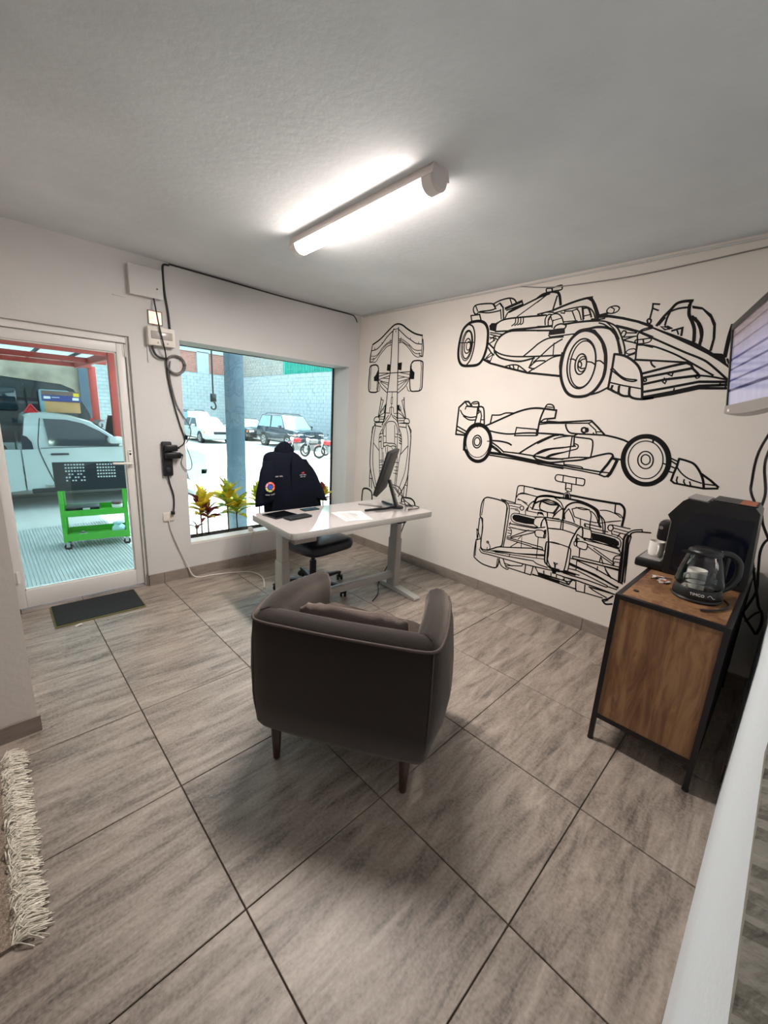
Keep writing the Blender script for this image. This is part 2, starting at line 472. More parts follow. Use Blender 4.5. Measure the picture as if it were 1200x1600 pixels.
def baseboard(name, p0, p1, nrm, cuts, h=.098, t=.011, shade=M_basetile):
    """a run of tile skirting; cuts = lengths along p0->p1 where a joint lies"""
    p0, p1, nrm = Vector(p0), Vector(p1), Vector(nrm); L = (p1 - p0).length; d = (p1 - p0) / L
    root = struct(MB().rings([[p0 + nrm * .0, p0 + nrm * (t - .004), p0 + nrm * (t - .004) + Vector((0, 0, h - .003)), p0 + Vector((0, 0, h - .003))],
                       [p1, p1 + nrm * (t - .004), p1 + nrm * (t - .004) + Vector((0, 0, h - .003)), p1 + Vector((0, 0, h - .003))]]).build(name, M_grout))
    cs = [0] + [c for c in cuts if 0 < c < L] + [L]
    for a, c in zip(cs, cs[1:]):
        if c - a < .01: continue
        A, B = p0 + d * (a + .0015), p0 + d * (c - .0015); k = random.uniform(-.0008, .0008)
        def ring(P): return [P + nrm * .0005, P + nrm * (t + k), P + nrm * (t + k) + Vector((0, 0, h - .002)), P + nrm * (t + k - .003) + Vector((0, 0, h)), P + nrm * .0005 + Vector((0, 0, h))]
        MB().rings([ring(A), ring(B)]).build('tile', shade, root)
    return root
baseboard('baseboard_right', (XW, YW - .012, 0), (XW, YN, 0), (-1, 0, 0), [.25, .45, .82, 1.05, 1.36, 1.65, 1.88, 2.24, 2.85, 3.2], h=.1)
baseboard('baseboard_far', (DX1, YW, 0), (XW, YW, 0), (0, -1, 0), [.122, .722, 1.32, 1.92])
baseboard('baseboard_near', (1.24, YN, 0), (XW - .012, YN, 0), (0, 1, 0), [.6])
baseboard('baseboard_left', (XL, 1.36, 0), (-.99, 1.36, 0), (0, -1, 0), [.4, 1.0, 1.6], h=.085)
baseboard('baseboard_door', (DX1, YW + .1, 0), (DX1, YW - .011, 0), (-1, 0, 0), [])

# ------------------------------------------------------------------ window
wnd = struct(box('window_1', M_glass, (WX0, WX1, 3.150, 3.156, WZ0 - .1, WZ1)))
wnd.name = 'window_1'
b = MB(); b.box(WX1 - .018, WX1, 3.14, 3.16, WZ0, WZ1); b.box(WX0, WX0 + .012, 3.14, 3.16, WZ0, WZ1); b.box(WX0, WX1, 3.14, 3.16, WZ1 - .006, WZ1)

b.build('window_seal', M_seal, wnd)
struct(box('window_sill', M_white, (WX0, WX1, YW - .002, 2.985, WZ0 - .02, WZ0 + .004), wnd))

# ------------------------------------------------------------------ aluminium door
door = struct(thing('door_1', None, None)); 
YD = 2.93
b = MB()
b.box(DX1 - .02, DX1, YW + .03, YW + .14, 0, DZ, ch=.004); b.box(DX0, DX0 + .01, YW + .03, YW + .14, 0, DZ, ch=.004); b.box(DX0 + .01, DX1 - .02, YW + .03, YW + .14, DZ - .05, DZ, ch=.004)
b.build('door_frame', M_alu, door)
lx0, lx1, lz0, lz1 = DX0 + .012, DX1 - .022, .015, DZ - .052
def leafbar(x0, x1, z0, z1): return MB().box(x0, x1, YW + .055, YW + .105, z0, z1, ch=.004).build('stile', M_alu, door, autos=40)
sl = leafbar(lx0, lx0 + .05, lz0, lz1); sr = leafbar(lx1 - .06, lx1, lz0, lz1)
tr = leafbar(lx0 + .05, lx1 - .06, lz1 - .07, lz1); br = leafbar(lx0 + .05, lx1 - .06, lz0, lz0 + .135)
sl.name = 'stile'; tr.name = 'top_rail'; br.name = 'bottom_rail'
box('glass_pane', M_doorglass, (lx0 + .045, lx1 - .055, YW + .078, YW + .084, lz0 + .13, lz1 - .065), door)
b = MB()
gx0, gx1, gz0, gz1 = lx0 + .05, lx1 - .06, lz0 + .135, lz1 - .07
for q in ((gx0, gx0 + .008, gz0, gz1), (gx1 - .008, gx1, gz0, gz1), (gx0, gx1, gz0, gz0 + .008), (gx0, gx1, gz1 - .008, gz1)): b.box(q[0], q[1], YW + .07, YW + .092, q[2], q[3])
b.build('glazing_bead', M_white, door)
b = MB(); hx, hz = lx1 - .028, 1.09
b.box(hx - .016, hx + .016, YW + .046, YW + .056, hz - .035, hz + .11, ch=.004); b.cyl((hx, YW + .056, hz), (hx, YW + .005, hz), .010, 12)
b.tube([(hx, YW + .01, hz), (hx - .05, YW + .006, hz + .002), (hx - .135, YW + .01, hz + .004)], .010, 10)
b.build('handle', M_white, door, autos=40)
MB().cyl((hx, YW + .058, hz + .075), (hx, YW + .043, hz + .075), .008, 12).build('lock', M_seal, door)
MB().cyl((hx, YW + .058, hz + .1), (hx, YW + .043, hz + .1), .007, 12).build('lock', M_chrome, door)
for hz_, xx in ((.27, DX0 + .033), (1.75, DX0 + .033), (1.97, DX1 - .022)):
    b = MB(); b.cyl((xx, YW + .045, hz_ - .045), (xx, YW + .045, hz_ + .045), .009, 10); b.box(xx - .018, xx + .018, YW + .048, YW + .056, hz_ - .04, hz_ + .04); b.build('hinge', M_white, door, autos=40)

# ------------------------------------------------------------------ ceiling lamp
lamp = thing('ceiling_lamp', 'lit white batten tube lamp fixed under the ceiling', 'lamp', (.608, 1.04, H), R(-1.5))
Lh = .62
prof = [(.055, 0), (.058, -.02), (.052, -.034)]
b = MB(); b.rings([[(x, y, z) for x, z in ((-.050, 0), (.050, 0), (.060, -.045), (-.060, -.045))] for y in (-Lh, Lh)]); b.build('housing', M_lampbody, lamp)
def dome(y, s=1.0): return [(.054 * s * cos(a), y, -.045 - .048 * s * sin(a)) for a in [pi * k / 12 for k in range(13)]]
MB().rings([dome(-Lh + .07), dome(Lh - .07)]).build('diffuser', M_glow, lamp, autos=40)
for sgn in (-1, 1):
    MB().rings([dome(sgn * (Lh - .07), 1.06), dome(sgn * (Lh - .012), 1.06), dome(sgn * Lh, .8)]).build('end_cap', M_lampbody, lamp, autos=40)
ld = bpy.data.lights.new('tube_light', 'AREA'); ld.shape = 'RECTANGLE'; ld.size = .10; ld.size_y = 1.1; ld.energy = LAMP_WATTS; ld.color = (1.0, .93, .87)
lo = bpy.data.objects.new('tube_light', ld); COL.objects.link(lo); lo.parent = lamp; lo.location = (0, 0, -.097)
# unseen fill lamps, added to brighten the room from outside the picture
for lx, ly in ((-1.9, -.1), (.2, -2.1)):
    t = thing('fill_panel_lamp', 'flat square fill lamp added unseen on the ceiling of the back room' if ly < -1 else 'flat square fill lamp added unseen on the ceiling behind the rug', 'lamp', (lx, ly, H))
    box('housing', M_lampbody, (-.3, .3, -.3, .3, -.03, 0), t)
    box('diffuser', mat('fill_glow', '#ffffff', .5, emit='#fff2e6', estr=FILL_LAMP), (-.28, .28, -.28, .28, -.034, -.03), t)
# ------------------------------------------------------------------ line drawings of racing cars on the mural wall
# one string per drawing; every stroke: kind+width(mm):y,z y,z ... in millimetres on the wall plane
MURAL = {
 'top': 's14:2631,2354 2524,2395 2428,2451 2345,2503 2299,2523 2247,2526 2186,2508 2119,2467 2036,2422 1973,2398 1904,2381;l8:2631,2354 2648,2298 2665,2225 2669,2174;l10:2640,2332 2655,2245 2664,2168 2621,2171;l6:1904,2381 1900,2298 1899,2196;l10:1894,2345 1878,2267 1880,2184 1902,2184;s9:2637,2291 2559,2302 2480,2349 2406,2414 2323,2466 2309,2477;l6:2484,2365 2476,2345;l8:2596,2315 2592,2294;s8:2238,2473 2170,2423 2112,2383 2046,2347 1982,2314 1904,2300;l6:2062,2373 2063,2358;l7:1947,2323 1946,2305;s6:2644,2234 2585,2230 2530,2253 2477,2306 2410,2346 2353,2367 2334,2372;s6:2647,2196 2583,2203 2524,2246 2457,2301 2400,2339 2337,2353;s7:2612,2164 2565,2171 2512,2229 2445,2284 2398,2316 2340,2328;l6:2354,2383 2355,2335;l6:2621,2208 2594,2207 2613,2174;s6:2226,2378 2174,2367 2126,2341 2069,2306 2012,2262 1959,2245 1907,2244;s6:2224,2361 2182,2354 2134,2327 2068,2290 2019,2241 1973,2216 1913,2212;s6:2222,2340 2181,2340 2123,2310 2066,2265 2007,2209 1953,2181 1910,2184;l6:2207,2380 2203,2336;l6:2196,2390 2191,2371;l6:2074,2312 2070,2300;l6:1931,2222 1924,2194 1898,2193;l10:2309,2484 2322,2463 2329,2333 2328,2198 2332,2040 2356,1840 2368,1676 2375,1557;l10:2242,2492 2228,2325 2222,2191 2215,2036 2204,1839 2195,1679 2185,1565;l6:2312,2478 2241,2480;l6:2277,2465 2276,2449;f:2379,2135 2329,2129 2330,2060 2386,2069;f:2215,2139 2162,2142 2164,2063 2215,2069;cs14:2647,2128 2600,2136 2552,2133 2522,2108 2514,2033 2511,1931 2517,1869 2532,1844 2585,1840 2639,1845 2665,1870 2671,1955 2664,2052 2662,2101;f:2521,2088 2510,2033 2508,1959 2582,1963 2588,2005 2555,2031;l5:2636,2120 2644,2003 2638,1870;l6:2529,1958 2533,1869;s6:2484,1909 2485,1861 2516,1848;cs12:2010,2141 1967,2148 1915,2145 1880,2134 1869,2109 1864,2011 1861,1900 1867,1869 1895,1852 1956,1848 2005,1851 2024,1883 2036,1966 2035,2042 2033,2105;f:2030,2092 2002,2053 1975,2034 1976,1968 2030,1969 2039,2030;l4:1899,2135 1887,2073 1883,1888 1896,1857;s5:2022,2086 2025,2117 2001,2138;s6:2073,1900 2051,1858 2023,1848;l8:2514,2046 2327,2040 2045,2044;l7:2507,2013 2337,2040;l7:2504,1978 2335,2014;l6:2454,1991 2342,1982;l7:2498,1968 2343,1937;l6:2472,1957 2347,1915;s8:2504,1951 2446,1888 2355,1832;l7:2476,1950 2351,1867;l6:2211,2044 2043,2017;l6:2209,2010 2040,1982;l6:2206,1981 2113,1991;l6:2203,1945 2048,1976;l6:2198,1913 2083,1961;s8:2040,1979 2096,1897 2194,1833;l6:2194,1866 2065,1964;l8:2356,1845 2202,1845;l5:2281,1840 2285,1793;cl6:2292,1786 2272,1789 2273,1718 2293,1722;l5:2283,1718 2283,1677 2278,1609;s7:2303,1615 2307,1670 2288,1681 2253,1678 2244,1624;l10:2449,1785 2466,1667 2486,1574;l8:2447,1765 2415,1754 2465,1582;l8:2371,1714 2428,1647 2480,1575;l7:2400,1689 2412,1640;l9:2100,1787 2086,1675 2056,1570;l7:2101,1767 2130,1753 2064,1589;l7:2188,1706 2140,1647 2062,1570;l7:2144,1694 2135,1647;s8:2475,1575 2395,1616 2313,1618;s7:2238,1614 2156,1620 2077,1576;f:2385,1696 2361,1710 2365,1634 2399,1612;f:2190,1699 2164,1713 2149,1640 2187,1659;cs10:2543,1520 2548,1548 2522,1570 2474,1567 2467,1523;cs9:2079,1536 2071,1566 2024,1568 2001,1543 2010,1524 2073,1525;f:2531,1518 2406,1526 2399,1510 2533,1500;f:2147,1522 2073,1529 2004,1521 2009,1513 2157,1513;l8:2468,1571 2375,1578;l8:2466,1547 2379,1550;l8:2173,1570 2066,1574;l8:2160,1544 2085,1547;l13:2373,1629 2394,1526 2415,1485;l12:2186,1664 2176,1543 2161,1498;l8:2319,1596 2388,1518;s8:2241,1594 2195,1573 2170,1536;s8:2279,1616 2306,1569 2353,1520 2396,1470 2402,1398;s8:2279,1616 2245,1575 2198,1550 2162,1506 2143,1414;s8:2373,1239 2390,1391 2367,1480 2325,1521 2280,1531 2224,1526 2182,1482 2164,1405 2157,1250;l6:2351,1489 2336,1299;l5:2216,1495 2200,1301;l7:2443,1387 2384,1391;l7:2382,1363 2341,1366;l7:2191,1400 2115,1397;l7:2200,1368 2172,1366;l10:2542,1503 2531,1472 2425,1465;l9:2143,1480 2042,1477 2042,1511;s12:2522,1488 2562,1445 2580,1346 2590,1212 2591,1076 2580,975 2526,836 2483,748;s8:2521,1464 2543,1348 2546,1215 2542,1065 2514,924 2460,777;l6:2569,1461 2583,1387;s11:2018,1505 1982,1447 1966,1381 1966,1267 1969,1129 1973,996 1995,890 2051,785 2095,720;s7:2042,1481 2008,1385 1997,1264 2005,1125 2025,989 2070,871 2110,759;l7:2007,1498 1967,1448 1972,1388;l8:2538,1270 2441,1192;l8:2004,1283 2107,1180;s7:2411,1438 2448,1371 2452,1273 2440,1184 2413,895;s7:2417,1357 2410,1228 2378,1230;s8:2153,1468 2116,1409 2098,1333 2099,1216 2122,1096 2144,827;l11:2449,1338 2419,1357;l11:2448,1294 2419,1304;l11:2139,1368 2105,1348;l11:2131,1338 2100,1321;l11:2129,1307 2101,1298;l10:2448,1379 2419,1389;l9:2136,1392 2111,1378;cs9:2376,1283 2342,1294 2295,1290 2239,1294 2188,1287 2179,1256 2214,1269 2269,1256 2316,1268 2350,1249 2374,1259;l6:2343,1242 2326,1170;l6:2309,1253 2303,1173;l6:2246,1250 2222,1228;l7:2394,1213 2378,1000;l6:2374,1182 2360,1069;l7:2149,1227 2144,1093 2166,824;l7:2433,1085 2361,1093;l7:2431,1060 2372,1075;l7:2429,1027 2370,1043;l7:2426,998 2379,1008;l8:2424,961 2382,971;l7:2171,1090 2121,1092;l7:2178,1041 2128,1043;l7:2186,1000 2130,1003;l7:2189,967 2133,967;l10:2580,975 2585,854 2578,750;l9:2585,854 2547,855;l9:2553,850 2539,739;l9:1971,973 1971,862 1981,732;l8:2014,863 1971,858;l8:2014,855 2019,726;s18:2708,586 2698,686 2667,718 2595,721 2542,695 2525,636;s16:2043,689 2034,715 1991,723 1906,726 1856,699 1842,662;l10:2235,829 2165,807 2092,746;l10:2251,810 2136,730;s18:2708,586 2704,450 2678,355 2585,361 2522,397 2525,636;s16:2043,689 2025,552 1971,498 1876,514 1842,550 1842,662',
 'quarter': 'cs20:1362,2427 1318,2438 1248,2436 1191,2411 1156,2357 1146,2278 1150,2200 1178,2115 1223,2073 1304,2066 1389,2075 1432,2121 1448,2197 1441,2297 1415,2384;s11:1362,2423 1313,2398 1284,2323 1281,2218 1305,2122 1346,2073;cs10:1310,2240 1314,2204 1323,2173 1334,2149 1349,2134 1364,2131 1378,2139 1391,2158 1400,2186 1404,2221 1405,2258 1400,2293 1391,2324 1379,2348 1365,2362 1350,2364 1335,2356 1323,2337 1315,2309 1310,2276;cs7:1299,2233 1304,2194 1315,2160 1330,2133 1348,2118 1367,2114 1386,2124 1402,2146 1414,2177 1421,2215 1421,2256 1415,2296 1404,2330 1389,2356 1371,2370 1351,2372 1333,2362 1317,2341 1306,2310 1299,2273;cs9:1319,2234 1322,2215 1328,2198 1336,2185 1346,2178 1356,2177 1367,2182 1376,2192 1382,2208 1386,2226 1386,2246 1384,2265 1378,2282 1369,2294 1359,2301 1349,2302 1339,2297 1330,2287 1323,2272 1320,2253;cs7:1322,2235 1324,2224 1327,2215 1332,2208 1339,2204 1345,2203 1352,2206 1357,2212 1361,2221 1364,2232 1364,2243 1362,2254 1359,2264 1354,2271 1348,2275 1341,2275 1335,2272 1329,2266 1325,2257 1323,2247;l7:1455,2273 1287,2265;cs10:1311,2508 1326,2545 1309,2570 1255,2574 1159,2565 1120,2551 1106,2519 1152,2510 1257,2513 1285,2497;l8:1303,2565 1278,2519;l9:1130,2556 1096,2514;cl10:1345,2492 1255,2491 1233,2434 1331,2446;s9:1257,2509 1159,2492 1049,2496;l10:1255,2493 1233,2436;s10:1121,2559 1059,2576 980,2580 935,2564 914,2540;l8:1104,2534 1065,2554 1045,2540;l8:975,2578 952,2531;l11:1065,2554 1029,2516 1013,2428;l8:1051,2504 1035,2427;l18:1005,2505 864,2539;l9:994,2489 852,2516 864,2543;s10:999,2431 966,2478 851,2506;l11:965,2471 835,2510 712,2548 637,2560;l7:890,2428 767,2494 659,2553;s11:1078,2372 1072,2394 1029,2415 959,2422 838,2418 660,2409;l9:1078,2372 1078,2334;s8:902,2419 901,2382 929,2362;s8:878,2416 878,2379 903,2362;s8:855,2413 854,2377 877,2363;s8:832,2410 831,2374 852,2364;f:1145,2387 1124,2406 1082,2401 1065,2412 1082,2388 1082,2334 1136,2351;s11:1078,2334 963,2326;s11:1073,2195 1061,2240 1021,2290 945,2320 824,2315 605,2293;s13:1039,2284 988,2310 929,2330 809,2328 587,2324;l8:1129,2331 1014,2305;l8:1127,2316 1030,2287;l8:1128,2292 1055,2270;l7:1122,2276 1087,2296;l7:1108,2283 1068,2295;l7:1092,2266 1066,2283;l8:1118,2245 1073,2264;s10:1074,2202 1062,2178 993,2143 882,2120 696,2109 472,2105;s12:1060,2163 1008,2120 914,2092 808,2078 694,2098;l11:1137,2246 1073,2195 1064,2159;s10:1132,2207 1098,2165 1067,2143;l10:1135,2120 1077,2148 1102,2086;l8:1141,2128 1098,2165;l14:1163,2110 1096,2078 942,2036 736,1985 463,1951;l11:1163,2110 1140,2120;l8:1134,2108 1103,2096;s10:788,2118 721,2168 670,2207 596,2236 484,2236;s9:698,2065 640,2112 565,2178 489,2220;l7:549,2197 544,2113;l10:702,2094 729,2026 686,2011;s9:718,2037 674,2071 603,2071;s9:686,2013 616,2053 544,2092 486,2102;l10:736,1985 687,2017;s9:961,2040 900,2053 838,2050 792,2025 736,1985;l9:908,2049 897,2030;l9:873,2048 860,2017;l9:824,2042 828,2011;s11:455,1947 478,2025 474,2122;cs8:663,2574 667,2599 625,2598 556,2605 545,2588 552,2573 606,2572 647,2568;l10:625,2595 617,2570;s12:732,2544 689,2565 621,2569 575,2557;s16:575,2560 556,2531 539,2468;l10:575,2534 594,2442;l8:728,2513 657,2556;l8:715,2424 646,2430 593,2436 530,2454;s13:593,2436 474,2466 374,2483 314,2484;f:360,2481 341,2488 313,2485 280,2438 241,2357 244,2335 264,2338 286,2395 316,2456 338,2472;s8:583,2414 469,2429 372,2432 323,2415 291,2383 271,2342;l10:713,2415 642,2408;s8:683,2420 645,2429 587,2421;s8:640,2338 646,2381 627,2409 596,2405;s8:615,2329 619,2377 596,2405 552,2406 518,2379 497,2336;s7:594,2368 606,2396 614,2370;l6:590,2360 517,2372;s10:566,2303 554,2322 518,2331 480,2320 475,2306 484,2294;l8:582,2311 583,2366;f:599,2296 543,2300 481,2299 475,2259 589,2257 604,2265;l10:701,2331 584,2322;l10:697,2301 587,2292;l8:601,2258 587,2244 405,2249;l7:498,2343 399,2339;l7:530,2410 500,2403 499,2416;l7:502,2417 445,2412 405,2423;l7:445,2412 410,2346;s7:419,2422 395,2403 368,2341;l12:372,2425 353,2345;s10:363,2418 329,2413 299,2352;l7:355,2365 302,2371;l8:489,2328 397,2331 269,2329 205,2331;l6:399,2341 393,2327;l6:358,2343 350,2329;l7:297,2339 247,2333;cs7:121,2389 120,2382 123,2375 129,2368 138,2363 150,2360 162,2359 174,2360 185,2363 194,2368 199,2375 200,2382 197,2389 191,2396 181,2401 169,2404 157,2405 145,2404 134,2400 126,2395;s6:173,2398 152,2383 157,2359;l12:241,2357 192,2363;f:249,2364 177,2352 81,2325 -12,2293 -102,2255 -106,2232 -8,2278 91,2311 181,2334 242,2338;cs18:339,2266 378,2253 421,2214 454,2148 467,2066 465,1982 442,1904 398,1833 342,1801 265,1801 214,1825 175,1872 148,1944 149,2029 166,2114 200,2181 247,2234 294,2260;f:313,2273 259,2264 212,2214 176,2153 149,2074 138,1983 145,1924 161,1905 157,1997 172,2089 204,2169 253,2231;s14:404,2242 367,2268 300,2274 248,2279 182,2268 141,2245 101,2191 67,2094;f:176,2268 135,2245 103,2204 76,2152 50,2087 74,2086 96,2160 123,2212;s11:213,1815 162,1831 109,1861;cs10:218,2013 224,1961 238,1915 261,1881 290,1861 322,1858 354,1873 383,1904 405,1948 419,2001 422,2057 415,2111 399,2156 375,2188 346,2206 314,2206 283,2190 256,2159 235,2117 222,2066;cs8:219,2011 224,1963 237,1920 258,1888 283,1869 312,1866 340,1879 366,1908 386,1949 398,1999 401,2051 395,2101 381,2143 359,2174 333,2190 305,2191 278,2176 253,2148 234,2108 223,2061;cs9:282,2023 284,2001 290,1982 300,1968 311,1960 324,1959 337,1965 348,1978 357,1996 362,2017 364,2040 361,2062 355,2081 345,2095 333,2102 321,2103 308,2096 297,2084 289,2066 283,2045;cs7:281,2023 283,2007 288,1994 296,1984 305,1978 315,1978 325,1983 333,1993 340,2006 343,2022 344,2039 341,2055 336,2068 328,2078 319,2083 309,2083 299,2078 291,2068 285,2055 281,2040;cs8:316,2028 316,2021 317,2016 319,2011 322,2009 326,2008 330,2009 334,2012 337,2017 340,2023 341,2029 342,2035 341,2041 339,2045 336,2048 332,2049 328,2048 324,2044 320,2040 318,2034;s8:333,2052 314,2065 294,2067;s8:333,2012 311,2000 283,2003;s8:406,2070 384,2070 361,2057;s8:280,2046 249,2041 220,2023;s8:217,2046 191,2048 162,2027;s9:474,2323 390,2327 255,2321 189,2307 120,2268 80,2208 45,2130 33,2073;s8:240,2306 198,2289 141,2245;s7:188,2304 129,2250 88,2184;s8:114,2267 -18,2220;l8:122,2277 52,2254 -30,2222;s7:-30,2222 -50,2234 -104,2244;l8:-30,2222 -22,2198 -31,2149 -36,2050;l8:-30,2222 -115,2180;s8:79,2220 72,2235 53,2230 55,2206 71,2195;l7:52,2221 -14,2214;l7:59,2194 -17,2193;l8:62,2175 -6,2194;l8:62,2175 -19,2150;cs7:-16,2168 -61,2170 -100,2173 -110,2163 -99,2149 -66,2143 -25,2146;l7:-61,2170 -68,2146;l7:-13,2150 -127,2114;cs6:30,2092 15,2110 -19,2113 -29,2094 4,2081;l9:26,2067 -25,2082;l9:-32,2041 -142,2029;s13:102,2087 71,2082 26,2067 -28,2032 -70,1987 -96,1924 -122,1786;l13:102,2087 101,2007 105,1858;l8:110,1985 95,1991;s8:95,1991 48,1947 1,1920 -66,1909 -44,1900 12,1914 60,1948 106,1982;l8:102,1897 5,1873 -102,1852;s13:104,1854 67,1838;s13:79,1874 80,1844 33,1821;s13:35,1870 30,1824 -1,1805 -37,1802;s13:-33,1862 -39,1811 -69,1789 -123,1783 -184,1792;f:-88,2251 -150,2221 -248,2176 -355,2125 -438,2071 -542,1984 -548,1964 -493,2007 -428,2051 -335,2106 -224,2168 -102,2233;s10:-29,2218 -163,2148 -304,2074 -403,2026 -457,1988 -556,1897;s9:-29,2138 -121,2123 -242,2071 -339,2015 -480,1926;l10:-38,2043 -158,2029 -328,2009;l9:-29,2138 -37,2047;l8:-29,2219 -108,2236;cs9:-72,2269 -65,2288 -74,2295 -87,2285 -85,2267;l9:-78,2294 -83,2357 -81,2385 -119,2377;l8:-87,2356 -119,2340;s14:-126,2249 -156,2298 -188,2336 -213,2367 -249,2375 -295,2372;f:-243,2376 -296,2373 -294,2342 -279,2350 -278,2364;s10:-195,2328 -231,2337 -280,2337;s10:-172,2247 -177,2289 -189,2329;l9:-138,2251 -164,2290;s15:-284,2350 -291,2295 -314,2252 -335,2202 -345,2133;s14:-309,2279 -353,2234 -378,2177 -379,2109;f:-297,2345 -353,2327 -407,2280 -438,2224 -450,2144 -447,2070 -433,2068 -437,2138 -426,2212 -402,2261 -355,2313 -303,2327;s10:-328,2270 -365,2199 -384,2129;f:-450,2057 -501,2050 -516,2032 -532,1991 -492,2014;s17:-516,2032 -515,2138 -520,2208;l8:-530,2018 -543,1991;cl8:-150,2239 -187,2231 -215,2221 -177,2218;l10:-217,2207 -271,2219 -273,2174;l7:-242,2212 -256,2182;l7:-173,2240 -202,2219;l7:-186,2238 -215,2221;l13:-96,1950 -256,1991 -341,2008;l13:-105,1923 -238,1948 -365,1972;l7:-243,1941 -267,1929 -270,1951 -250,1955;cl7:-222,1894 -227,1918 -241,1897 -237,1882;l13:-115,1881 -232,1908 -410,1928;s9:-410,1928 -470,1919 -547,1900;l13:-124,1831 -255,1856 -417,1890 -560,1886;l13:-130,1797 -285,1830 -421,1865 -564,1869;l13:-129,1784 -288,1816 -424,1851 -570,1849;l7:-294,1852 -292,1830;l11:-332,2005 -358,1993 -372,1968 -398,1943 -414,1921;cs6:-392,1925 -409,1932 -414,1918 -401,1911;s9:-132,2023 -142,2004 -162,1988;cs8:-126,1907 -126,1905 -125,1902 -124,1900 -122,1899 -119,1898 -117,1899 -114,1900 -112,1902 -110,1905 -109,1908 -109,1911 -110,1913 -112,1915 -114,1916 -116,1917 -119,1916 -121,1915 -124,1913 -125,1910;l7:-523,1877 -520,1863;l7:-550,1883 -552,1856',
